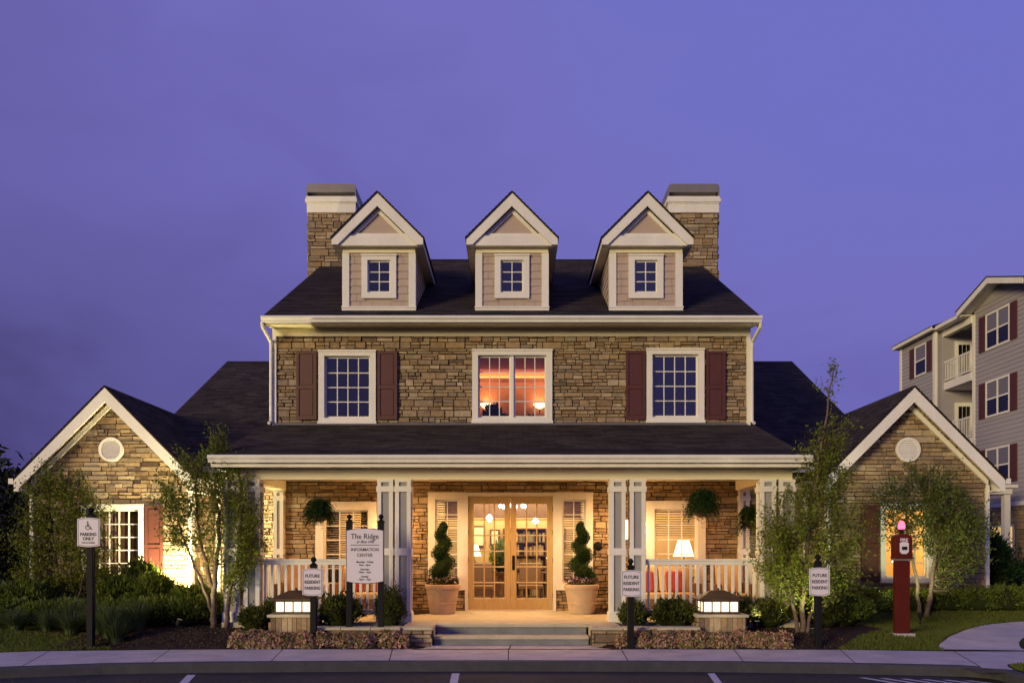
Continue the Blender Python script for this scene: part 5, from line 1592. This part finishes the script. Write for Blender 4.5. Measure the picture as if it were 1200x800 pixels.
tree('birch_tree', 'tall slender birch with wispy top before the right end of the porch', 'tree', bC,
     [[(0, 0, 0), (.03, 0, .6), (.10, 0, 1.6), (.28, 0, 2.8), (.42, 0, 3.8), (.56, 0, 4.62)], [(-.06, .03, 0), (-.16, .02, .5), (-.30, 0, 1.4), (-.42, 0, 2.2)], [(.08, 0, 0), (.20, 0, .5), (.52, 0, 1.5), (.66, 0, 2.7)], [(.02, .04, 0), (0, .1, .8), (-.05, .1, 1.8), (.1, .05, 3.0)]],
     [(.10, 0, 1.75, .78, .55, 1.0, 5.0), (-.45, 0, 1.45, .40, .45, .85, 2.6), (.70, 0, 1.6, .50, .5, 1.0, 3.0), (.40, 0, 2.75, .60, .4, .55, 2.2), (.45, 0, 3.35, .50, .3, .45, 1.0), (.50, 0, 4.0, .32, .25, .45, .20), (.54, 0, 4.5, .10, .12, .2, .06), (.0, 0, .85, .55, .4, .45, 1.3), (.75, 0, .95, .35, .35, .4, .7)],
     570, 39, .025, M['leaf_birch'], M['bark'], 103, r0=.05)
bD = G((1086-600)*17.0/963, 17.0)
tree('maple_tree', 'dark leafed young tree with twin trunk in front of the lit right wing window', 'tree', bD,
     [[(0, 0, 0), (.10, 0, .7), (.16, 0, 1.6), (.05, 0, 2.6), (.1, 0, 3.2)], [(-.12, .02, 0), (-.22, 0, .8), (-.40, 0, 1.8), (-.45, 0, 2.6)], [(.03, 0, .3), (.28, 0, 1.1), (.55, 0, 1.9), (.72, 0, 2.6)]],
     [(.40, 0, 1.95, .70, .55, .90, 5), (-.50, 0, 2.05, .50, .5, .75, 1.9), (.85, 0, 1.75, .40, .45, .85, 2.2), (.10, 0, 2.75, .72, .5, .45, 2), (-.85, 0, 2.4, .35, .35, .6, .9), (.55, 0, 1.05, .40, .4, .45, 1.1)],
     480, 43, .027, M['leaf_dark'], M['bark'], 104, r0=.05)

# ------------------------------------------------------------------ shrubs
yew = []
GY = 'yew shrubs massed before the left wing'
def yewshrub(px_, D, w, h, label, seed, mat='leaf_yew', src=None):
    x = (px_ - 600) * D / 963
    if src is None:
        return shrub('yew_shrub', label, 'shrub', G(x, D), (w/2, w*.42, h), 3000, .040, M[mat], seed, GY, ratio=.28, up=.5)
    o = reuse(src, G(x, D), (w / src['w'], w / src['w'], h / src['h']), label, seed * 1.3, GY); return o
def reg(o, w, h): o['w'] = w; o['h'] = h; return o
y1 = reg(yewshrub(135, 14.95, .85, .50, 'low spreading yew shrub just right of the accessible parking sign post', 1), .85, .50)
y2 = reg(yewshrub(180, 15.0, .95, .52, 'low spreading yew shrub in the front row, middle of the left bed', 2), .95, .52)
yewshrub(222, 15.1, .85, .52, 'low spreading yew shrub in the front row beside the double birch trunk', 3, src=y1)
yewshrub(262, 15.5, .75, .50, 'low yew shrub behind the double birch trunk', 4, src=y2)
yewshrub(140, 16.5, 1.05, .80, 'taller yew shrub under the left wing window', 5, src=y2)
yewshrub(182, 16.4, .95, .82, 'bright lit yew shrub below the uplit wall at the right of the left wing window', 6, src=y1)
yewshrub(228, 16.2, 1.1, .62, 'yew shrub behind the front row, between the left wing and the porch', 7, src=y2)
yewshrub(32, 15.9, 1.3, .74, 'rounded yew shrub at the far left edge behind the ornamental grass', 8, src=y2)
yewshrub(85, 15.3, 1.1, .46, 'low yew shrub under the left wing birch', 9, src=y1)
yewshrub(15, 15.25, 1.0, .48, 'low yew shrub at the left behind the ornamental grass', 12, src=y2)
yewshrub(58, 15.1, .95, .46, 'low yew shrub between the left edge and the accessible sign', 13, src=y2)
yewshrub(105, 16.9, 1.2, .85, 'taller yew shrub at the foot of the left wing birch', 14, src=y1)
yewshrub(-20, 15.4, 1.3, .65, 'yew shrub at the left edge of the picture', 10, src=y1)
# tall leafy shrub lit by the uplight
shrub('leafy_shrub', 'bright green leafy shrub glowing in front of the left wing uplight', 'shrub', G((165-600)*17.2/963, 17.2), (.42, .34, 1.02), 1300, .06, M['leaf_yew'], 41, ratio=.5)
for q in (y1, y2): pass

# boxwoods in front of the porch rails
GB_ = 'round boxwoods in front of the porch railings'
bx = shrub('boxwood', 'round boxwood at the foot of the left end column', 'shrub', G((297-600)*14.35/963, 14.35), (.26, .25, .44), 2600, .022, M['leaf_box'], 51, GB_)
reg(bx, .52, .44)
def box_(px_, D, w, h, label, rz):
    x = (px_ - 600) * D / 963; reuse(bx, Vector((x, D, hgt(x, D))), (w/.52, w/.52, h/.44), label, rz, GB_)
box_(325, 14.62, .55, .55, 'round boxwood behind the left lantern', 1.0)
box_(398, 14.45, .74, .62, 'broad round boxwood between the left lantern and the info sign', 2.0)
box_(790, 14.45, .80, .55, 'broad round boxwood between the parking sign and the right lantern', 2.6)
box_(742, 14.4, .50, .52, 'small boxwood behind the parking sign at the right column pair', 3.4)
box_(866, 14.62, .55, .58, 'round boxwood behind the right lantern', 4.2)
shrub('boxwood', 'upright egg-shaped boxwood at the foot of the left column pair, behind the info sign', 'shrub', G((457-600)*14.42/963, 14.42), (.265, .25, .74), 3200, .020, M['leaf_box'], 52, GB_)
# darker shrubs right of the porch
GR = 'dark shrubs in the bed right of the porch'
dk_ = reg(shrub('spreading_shrub', 'dark spreading shrub between the right lantern and the tall slender birch', 'shrub', G((902-600)*14.75/963, 14.75), (.42, .36, .52), 2600, .030, M['leaf_box'], 61, GR), .84, .52)
def dks(px_, D, w, h, label, rz):
    x = (px_ - 600) * D / 963; reuse(dk_, Vector((x, D, hgt(x, D))), (w/.84, w/.84, h/.52), label, rz, GR)
dks(930, 15.1, .8, .55, 'dark spreading shrub directly behind the tall slender birch trunk', 1.4)
dks(966, 14.9, .75, .50, 'dark spreading shrub behind the rightmost future resident parking sign', 2.2)
yr = reg(shrub('yew_shrub', 'green mounded yew shrub at the right tip of the bed beside the lawn', 'shrub', G((988-600)*15.0/963, 15.0), (.48, .42, .60), 3000, .036, M['leaf_yew'], 62, GR, ratio=.3), .96, .60)
def yrs(px_, D, w, h, label, rz, grp):
    x = (px_ - 600) * D / 963; reuse(yr, Vector((x, D, hgt(x, D))), (w/.96, w/.96, h/.60), label, rz, grp)
yrs(1005, 16.3, 1.1, .62, 'green yew shrub behind the tip of the bed near the right wing', 1.1, GR)
yrs(955, 16.2, 1.2, .65, 'green yew shrub between the porch end and the right wing', 2.1, GR)
# clipped hedge along the right wing
GH = 'clipped hedge shrubs along the right wing'
hd = reg(shrub('hedge_shrub', 'clipped hedge shrub at the left end of the row under the right wing window', 'shrub', G((1022-600)*17.5/963, 17.5), (.42, .32, .44), 2600, .028, M['leaf_yew'], 63, GH, box=True, ratio=.4), .84, .44)
for k, (pp, lb) in enumerate(((1062, 'clipped hedge shrub behind the red fire call box'), (1104, 'clipped hedge shrub just right of the twin trunk before the right wing'), (1138, 'clipped hedge shrub at the right corner of the right wing'), (1172, 'clipped hedge shrub right of the right wing corner'), (1205, 'clipped hedge shrub at the right edge of the picture'))):
    x = (pp - 600) * 17.5 / 963; reuse(hd, Vector((x, 17.5, hgt(x, 17.5))), ((.84 if k < 3 else .9)/.84, 1, (.44 if k < 3 else .5)/.44), lb, .1 * (k % 2) + math.pi * (k % 2), GH)
# evergreens at the right edge, past the wing
shrub('evergreen', 'tall bushy evergreen just past the right wing corner', 'shrub', G((1160-600)*19.6/963, 19.6), (.55, .55, 1.7), 3600, .05, M['leaf_fern'], 64, ratio=.35)
shrub('evergreen', 'second bushy evergreen at the right picture edge, in front of the apartment building', 'shrub', G((1200-600)*20.4/963, 20.4), (.70, .7, 1.0), 3200, .05, M['leaf_fern'], 65, ratio=.35)

# ornamental grass clumps on the left
GO = 'ornamental grass clumps on the left lawn edge'
def reed(x, y, label, seed, h=.62, n=420):
    global rng
    rng = np.random.default_rng(seed)
    t = thing('ornamental_grass', label, 'ornamental grass', G(x, y), GO)
    t['kind'] = 'thing'
    a = rng.uniform(0, 6.28, n); r = .10 * rng.random(n)**.5; L = h * rng.uniform(.65, 1.15, n); le = rng.uniform(.08, .42, n)
    bs = np.stack([x + np.cos(a)*r, y + np.sin(a)*r, np.full(n, hgt(x, y) - .01)], 1)
    S = 4; V = []
    side = np.stack([-np.sin(a), np.cos(a), np.zeros(n)], 1); 
    prev = None
    rows = []
    for k in range(S + 1):
        s = k / S
        c = bs + np.stack([np.cos(a), np.sin(a), np.zeros(n)], 1) * (le * s**2 * 1.1)[:, None]
        c[:, 2] += L * (s - .28 * s**2.5 * (le / .3))
        w = .008 * (1 - s * .9)
        rows.append((c - side * w, c + side * w))
    for k in range(S):
        q = np.stack([rows[k][0], rows[k][1], rows[k+1][1], rows[k+1][0]], 1); V.append(q.reshape(-1, 3))
    quads_mesh('blades', np.concatenate(V), M['leaf_reed'], t)
    return t
rd = None
rr_ = random.Random(9)
spots = [(-7.9, 14.75, 'at the left picture edge, back row'), (-7.45, 14.6, 'second from the left picture edge'), (-7.0, 14.45, 'third from the left, over the lawn edge'), (-6.85, 14.0, 'in the front row, second left of the accessible sign'), (-6.62, 13.75, 'nearest the sidewalk, just left of the accessible sign post'), (-7.25, 14.9, 'in the back row below the yew shrubs'), (-6.55, 14.4, 'behind the accessible sign post'), (-8.4, 14.9, 'beyond the left picture edge'), (-7.6, 14.2, 'in front of the left yew shrubs by the lawn'), (-7.15, 14.2, 'between the lawn edge and the left yew shrubs'), (-6.75, 14.65, 'left of the spreading yews, behind the accessible sign'), (-8.1, 14.35, 'at the left picture edge, front row over the lawn'), (-7.75, 14.95, 'tucked against the rounded yew at the far left'), (-6.9, 14.85, 'just below the left wing birch'), (-8.75, 14.5, 'beyond the left picture edge, front row')]
for k, (x, y, lb) in enumerate(spots):
    if k == 0: rd = reed(x, y, 'clump of arching ornamental grass ' + lb, 71)
    elif k == 4: rd2 = reed(x, y, 'clump of arching ornamental grass ' + lb, 72, .52)
    else: reuse(rd, G(x, y), (1 + .1*math.sin(k), 1 + .1*math.sin(k), .85 + .15*math.cos(k*2)), 'clump of arching ornamental grass ' + lb, k * .9, GO)

# ground cover in bloom along the walk (uncountable)
def cover(x0, x1, y0, y1, n, seed):
    global rng
    rng = np.random.default_rng(seed)
    cx = rng.uniform(x0, x1, 120); cy = rng.uniform(y0, y1, 120)
    k = rng.integers(0, 120, n); q = rng.normal(size=(n, 3)); q /= np.linalg.norm(q, axis=1, keepdims=True); q[:, 2] = np.abs(q[:, 2])
    hs = rng.uniform(.12, .27, 120)
    P = np.stack([cx[k] + q[:, 0]*.125, cy[k] + q[:, 1]*.11, q[:, 2]*hs[k]], 1)
    P[:, 2] += np.array([hgt(a, c) for a, c in zip(P[:, 0], P[:, 1])])
    ok = (P[:, 0] > x0 - .05) & (P[:, 0] < x1 + .05)
    return leaf_arrays(P[ok], .027, up=.35, ratio=.55, out=q[ok])
o = quads_mesh('ground_cover', cover(-4.62, -1.75, 13.46, 13.70, 20000, 81), M['leaf_cover']); struct(o, 'cream and pink blooming ground cover left of the steps, along the sidewalk', 'ground cover', 'stuff')
o = quads_mesh('ground_cover', cover(1.75, 4.55, 13.46, 13.70, 20000, 82), M['leaf_cover']); struct(o, 'cream and pink blooming ground cover right of the steps, along the sidewalk', 'ground cover', 'stuff')

# mown grass blades on the lawns
def inside(px_, py_, poly):
    c = np.zeros(len(px_), bool); j = len(poly) - 1
    for i in range(len(poly)):
        xi, yi = poly[i]; xj, yj = poly[j]
        c ^= ((yi > py_) != (yj > py_)) & (px_ < (xj - xi) * (py_ - yi) / (yj - yi + 1e-12) + xi); j = i
    return c
def blades(poly, n, seed, z=None, hh=.045):
    global rng
    rng = np.random.default_rng(seed)
    xs_ = [p[0] for p in poly]; ys_ = [p[1] for p in poly]
    x = rng.uniform(min(xs_), max(xs_), n); y = rng.uniform(min(ys_), max(ys_), n)
    ok = inside(x, y, poly); x, y = x[ok], y[ok]; m = len(x)
    zz = np.array([hgt(a, c) for a, c in zip(x, y)]) - .014 if z is None else np.full(m, z)
    a = rng.uniform(0, 6.28, m); h = hh * rng.uniform(.6, 1.3, m); w = .006
    lean = rng.normal(size=(m, 2)) * .015
    V = np.empty((m, 4, 3))
    V[:, 0] = np.stack([x - np.cos(a)*w, y - np.sin(a)*w, zz], 1); V[:, 1] = np.stack([x + np.cos(a)*w, y + np.sin(a)*w, zz], 1)
    V[:, 2] = np.stack([x + np.cos(a)*w*.3 + lean[:, 0], y + np.sin(a)*w*.3 + lean[:, 1], zz + h], 1); V[:, 3] = np.stack([x - np.cos(a)*w*.3 + lean[:, 0], y - np.sin(a)*w*.3 + lean[:, 1], zz + h], 1)
    return V.reshape(-1, 3)
wa = [(p.x, p.y) for p in WALK_A]
polyR = [(5.30, 13.38), (7.0, 13.30)] + [(x - .02, y + .02) for x, y in wa[4:]] + [(15, 17.6), (6.95, 17.6)] + [(xr_(y) + .02, y) for y in (17.0, 16, 15.3, 14.9, 14.5, 14.1, 13.7)]
polyL = [(-12, 11.75), (-7.6, 13.05), (-6.95, 13.33), (-6.5, 13.36), (-7.2, 14.0), (-8.2, 14.3), (-12, 15)]
polyV = [(6.78, 8), (12, 8), (12, 11.42), (8, 11.47), (7.2, 11.58), (7.0, 11.52), (6.88, 11.3), (6.80, 10.95)]
VV = np.concatenate([blades(polyR, 170000, 91), blades(polyL, 60000, 92), blades(polyV, 60000, 93, -.008)])
struct(quads_mesh('grass', VV, M['grass']), 'short mown green grass of the lawns beside the walks', 'grass', 'stuff')
b = MB(); b.face([(x, y, -.008) for x, y in polyL]); struct(b.build('lawn_edge', M['soil_grass']))

# mulch chips
rng = np.random.default_rng(95)
def chips(n, x0, x1, y0, y1):
    x = rng.uniform(x0, x1, n); y = rng.uniform(y0, y1, n)
    P = np.stack([x, y, np.array([hgt(a, c) for a, c in zip(x, y)]) + rng.uniform(.012, .035, n)], 1)
    return leaf_arrays(P, .022, up=1.5, ratio=.35)
V = np.concatenate([chips(9000, -7.2, -1.7, 13.42, 15.2), chips(8000, 1.75, 5.6, 13.42, 15.2)])
struct(quads_mesh('mulch_chips', V, island_mat('bark_chip', [(0, (.03, .018, .012)), (.6, (.07, .045, .03)), (1, (.13, .09, .06))], .95, 0)), 'brown bark mulch chips spread over the planting beds', 'mulch', 'stuff')

# ------------------------------------------------------------------ dark trees beyond
GT = 'dark trees behind the left wing'
def far_tree(x, y, h, w, label, seed, src=None):
    if src is not None: return reuse(src, G(x, y), (w / src['w'], w / src['w'], h / src['h']), label, seed, GT)
    lob = [(0, 0, h*.55, w*.5, w*.5, h*.33, 4), (w*.2, 0, h*.75, w*.33, w*.33, h*.22, 2), (-w*.22, 0, h*.4, w*.35, w*.35, h*.25, 2)]
    t = tree('dark_tree', label, 'tree', G(x, y), [[(0, 0, 0), (.05, 0, h*.3), (0, 0, h*.6), (.1, 0, h*.85)], [(0, 0, h*.25), (w*.15, .1, h*.5), (w*.25, .1, h*.75)]], lob, 260, 16, .13, M['night_leaf'], M['core'], seed, GT, r0=.14, spread=.5)
    return reg(t, w, h)
ft = far_tree(-17.6, 28.0, 4.6, 4.4, 'dark tree mass at the left picture edge behind the left wing', 201)
far_tree(-21.0, 31.0, 5.6, 5.2, 'dark tree farther left of the left wing', 2.0, ft)
far_tree(-15.2, 25.0, 3.4, 3.2, 'low dark tree close beside the left wing wall', 3.1, ft)
far_tree(-26, 34, 6.0, 6.0, 'dark tree beyond the left picture edge', 4.3, ft)
far_tree(-14.6, 22.6, 2.4, 2.6, 'dark bushy young tree beside the left wing corner', 5.2, ft)
far_tree(-19.0, 24.0, 3.4, 3.6, 'dark bushy tree at the left edge in front of the farther trees', 1.2, ft)
far_tree(-31, 45, 7.0, 8.0, 'dark tree far off at the left', 0.7, ft)
far_tree(-22, 50, 6.5, 8.0, 'far dark tree showing just above the left wing eave', 2.7, ft)

# ------------------------------------------------------------------ apartment building at the right
AX = 22.0
apt = thing('apartment_building', 'four-storey cream clapboard apartment building with maroon shutters and white balconies', 'building', (AX + 4, 40, 0))
def clap(b, x, y0, y1, z0, z1, step=.2):
    n = int(round((z1 - z0) / step))
    for k in range(n):
        z = z0 + (z1 - z0) * k / n; zz = z0 + (z1 - z0) * (k + 1) / n
        b.face([(x - .025, y1, z), (x - .025, y0, z), (x, y0, zz), (x, y1, zz)])
        b.face([(x, y1, z), (x, y0, z), (x - .025, y0, z), (x - .025, y1, z)])
def facade(y0, y1, x, zt=12.8, z0=3.75):
    b = MB(); clap(b, x, y0, y1, z0, zt); b.box(x + .001, x + .25, y0, y1, 0, zt); b.build('wall', M['apt_siding'], apt)
facade(42.0, 45.6, 21.6); facade(34.6, 39.1, AX, 13.0); facade(39.1, 42.0, 23.6); facade(29.0, 34.6, 22.5)
b = MB(); b.box(21.6, 30, 45.61, 45.8, 0, 12.8); b.box(21.86, 23.6, 41.8, 42.0, 0, 12.8); b.box(22.26, 23.6, 39.1, 39.3, 0, 12.8); b.box(30, 30.2, 29, 45.6, 0, 12.8); b.box(22.5, 30, 28.8, 28.99, 0, 12.8); b.build('wall', M['apt_siding'], apt)
stone_wall('stone_base', apt, (AX - .03, 0, 0), (0, 1, 0), (-1, 0, 0), [(34.6, 0), (39.1, 0), (39.1, 3.55), (34.6, 3.55)], [(35.9, 37.7, 1.2, 2.75)], seed=301, back=False, scale=2.0)
stone_wall('stone_base', apt, (21.57, 0, 0), (0, 1, 0), (-1, 0, 0), [(42.0, 0), (45.6, 0), (45.6, 3.55), (42.0, 3.55)], seed=302, back=False, scale=2.0)
b = MB(); b.box(AX - .09, AX + .02, 34.58, 39.12, 3.56, 3.75); b.box(21.51, 21.62, 41.98, 45.62, 3.56, 3.75)
for (x, y) in ((AX, 34.6), (AX, 39.1), (21.6, 42.0), (21.6, 45.6)): b.box(x - .05, x + .1, y - .1, y + .1, 3.76, 12.77)
b.build('trim', M['white'], apt)
def apt_window(y0, y1, z0, z1, x, sh=(1, 1), lit=False, mull=2):
    b = MB(); t = .09
    b.box(x - .06, x + .02, y0, y0 + t, z0, z1); b.box(x - .06, x + .02, y1 - t, y1, z0, z1); b.box(x - .06, x + .02, y0 + t, y1 - t, z0, z0 + t); b.box(x - .06, x + .02, y0 + t, y1 - t, z1 - t, z1)
    for k in range(1, mull):
        ym = y0 + (y1 - y0)*k/mull; b.box(x - .055, x + .02, ym - .05, ym + .05, z0 + t, z1 - t)
    zm = (z0 + z1)/2; b.box(x - .045, x + .02, y0 + t, y1 - t, zm - .035, zm + .035)
    if lit:
        for k in range(1, 6): 
            ym = y0 + (y1 - y0)*k/6; b.box(x - .04, x + .02, ym - .018, ym + .018, z0 + t, z1 - t)
    o = b.build('window', M['white'], apt)
    p = MB(); p.box(x - .034, x - .028, y0 + t*.6, y1 - t*.6, z0 + t*.6, zm - .01); p.build('pane', M['e_apt'] if lit else M['darkglass'], o)
    p = MB(); p.box(x - .034, x - .028, y0 + t*.6, y1 - t*.6, zm + .01, z1 - t*.6); p.build('pane', M['e_apt'] if lit else M['aptblind'], o)
    for k, (a, c) in enumerate(((y0 - .52, y0 - .04), (y1 + .04, y1 + .52))):
        if sh[k]:
            s = MB(); s.box(x - .075, x - .026, a, c, z0 + .02, z1 - .02)
            for j in range(14): s.box(x - .083, x - .0755, a + .05, c - .05, z0 + .08 + (z1 - z0 - .16)*j/14, z0 + .08 + (z1 - z0 - .16)*(j + .6)/14)
            s.build('shutter', M['shutter'], apt)
M['aptblind'] = glass_mat('blind_behind_glass', .14, (.16, .15, .16), True)
for z in (4.62, 7.73, 10.84):
    apt_window(36.25, 38.1, z, z + 1.68, AX)
    apt_window(42.75, 44.0, z + .0, z + 1.62, 21.6, mull=1)
    apt_window(32.2, 34.0, z, z + 1.68, 22.5)
apt_window(35.9, 37.7, 1.2, 2.75, AX - .03, sh=(0, 0), lit=True)
# balconies in the recess
for z in (3.5, 6.62, 9.75):
    b = MB(); b.box(21.95, 23.58, 39.32, 41.78, z, z + .38); o = b.build('balcony', M['white'], apt)
    r_ = MB(); r_.box(21.97, 22.03, 39.42, 41.78, z + 1.36, z + 1.44); r_.box(21.97, 22.03, 39.42, 41.78, z + .46, z + .52)
    r_.box(21.96, 22.04, 40.56, 40.66, z + .381, z + 1.46)
    for k in range(16): 
        y = 39.5 + k*.145; r_.box(21.985, 22.015, y - .012, y + .012, z + .521, z + 1.359)
    r_.build('railing', M['white'], o)
    d_ = MB(); d_.box(22.5, 23.42, 41.74, 41.79, z + .40, z + 2.5); q = d_.build('door', M['white'], apt)
    d_ = MB()
    for k in range(3): d_.box(22.68 + k*.2, 22.85 + k*.2, 41.72, 41.739, z + .75, z + 2.3)
    d_.build('pane', M['darkglass'], q)
    for k in range(1, 3):
        pass
b = MB(); b.box(21.9, 22.15, 39.21, 41.89, 12.45, 12.78); b.build('beam', M['white'], apt)
# eaves and roof
EA = 12.80
b = MB(); b.box(21.27, 30.6, 41.6, 45.9, EA + .001, EA + .05); b.box(21.24, 21.269, 41.6, 45.93, EA - .03, EA + .15)
b.box(21.24, 30.6, 45.901, 45.93, EA - .03, EA + .15)
b.build('eave', M['white'], apt); b = MB()
b.box(21.45, 23.0, 39.2, 41.599, EA + .001, EA + .05); b.box(21.42, 21.449, 39.2, 41.599, EA - .03, EA + .15)
b.build('eave', M['white'], apt); b = MB()
b.box(22.2, 30.6, 28.4, 34.4, EA + .001, EA + .05); b.box(22.17, 22.199, 28.4, 34.4, EA - .03, EA + .15)
GY_, GZ, GE, GH_ = 36.85, 13.86, 13.02, 2.55
b.build('eave', M['white'], apt)
b = MB()
for sy in (-1, 1):
    ye = GY_ + sy*GH_
    b.prism([(GY_, GZ), (ye, GE), (ye, GE - .26), (GY_, GZ - .28)], 'x', 21.30, 21.35)
    b.prism([(GY_, GZ - .12), (ye, GE - .12), (ye, GE - .16), (GY_, GZ - .16)], 'x', 21.351, 21.97)
b.build('fascia', M['white'], apt)
b = MB(); b.prism([(34.6, 13.0), (39.1, 13.0), (GY_, 13.74)], 'x', AX - .02, AX + .2); b.build('gable', M['apt_siding'], apt)
b = MB()
zr = 14.6
def rz_(x): return EA + .15 + (zr - EA - .15) * (x - 21.2) / (26 - 21.2)
shingle(b, (21.2, 45.95, rz_(21.2)), (21.2, 41.6, rz_(21.2)), (26, 41.6, zr), (26, 43.5, zr), .2)
shingle(b, (21.42, 41.6, rz_(21.42) - .08), (21.42, 39.2, rz_(21.42) - .08), (26, 39.2, zr), (26, 41.6, zr), .2)
shingle(b, (24, 39.2, rz_(24)), (24, 34.5, rz_(24)), (26, 34.5, zr), (26, 39.2, zr), .2)
shingle(b, (22.15, 34.5, rz_(22.15) - .3), (22.15, 28.4, rz_(22.15) - .3), (26, 31, zr), (26, 34.5, zr), .2)
b.face([(21.2, 28.4, EA + .15), (31, 28.4, EA + .15), (26, 31, zr)]); b.face([(31, 45.95, EA + .15), (21.2, 45.95, EA + .15), (26, 43.5, zr)]); b.face([(31, 28.4, EA + .15), (31, 45.95, EA + .15), (26, 43.5, zr), (26, 31, zr)])
for sy in (-1, 1):
    q = [(21.26, GY_, GZ + .04), (21.26, GY_ + sy*(GH_ + .05), GE + .03), (25.0, GY_ + sy*(GH_ + .05), GE + .03), (25.0, GY_, GZ + .04)]
    b.face(q if sy < 0 else q[::-1])
    b.prism([(GY_, GZ + .035), (GY_ + sy*(GH_ + .05), GE + .025), (GY_ + sy*(GH_ + .05), GE - .01), (GY_, GZ + .0)], 'x', 21.27, 25.0)
b.build('roof', M['roof'], apt)
# white entry canopy at the near corner
b = MB(); b.box(19.5, 20.7, 34.0, 36.2, 3.95, 4.20); b.box(19.35, 20.85, 33.85, 36.35, 4.201, 4.32)
b.build('canopy', M['white'], apt)
for xx_, yy_ in ((19.68, 34.2), (19.68, 36.0), (20.55, 34.2), (20.55, 36.0)):
    b = MB(); b.box(xx_ - .12, xx_ + .12, yy_ - .12, yy_ + .12, 0, 3.95); b.build('canopy_post', M['white'], apt)
for o in bpy.data.objects:
    for k in ('w', 'h'):
        if k in o: del o[k]
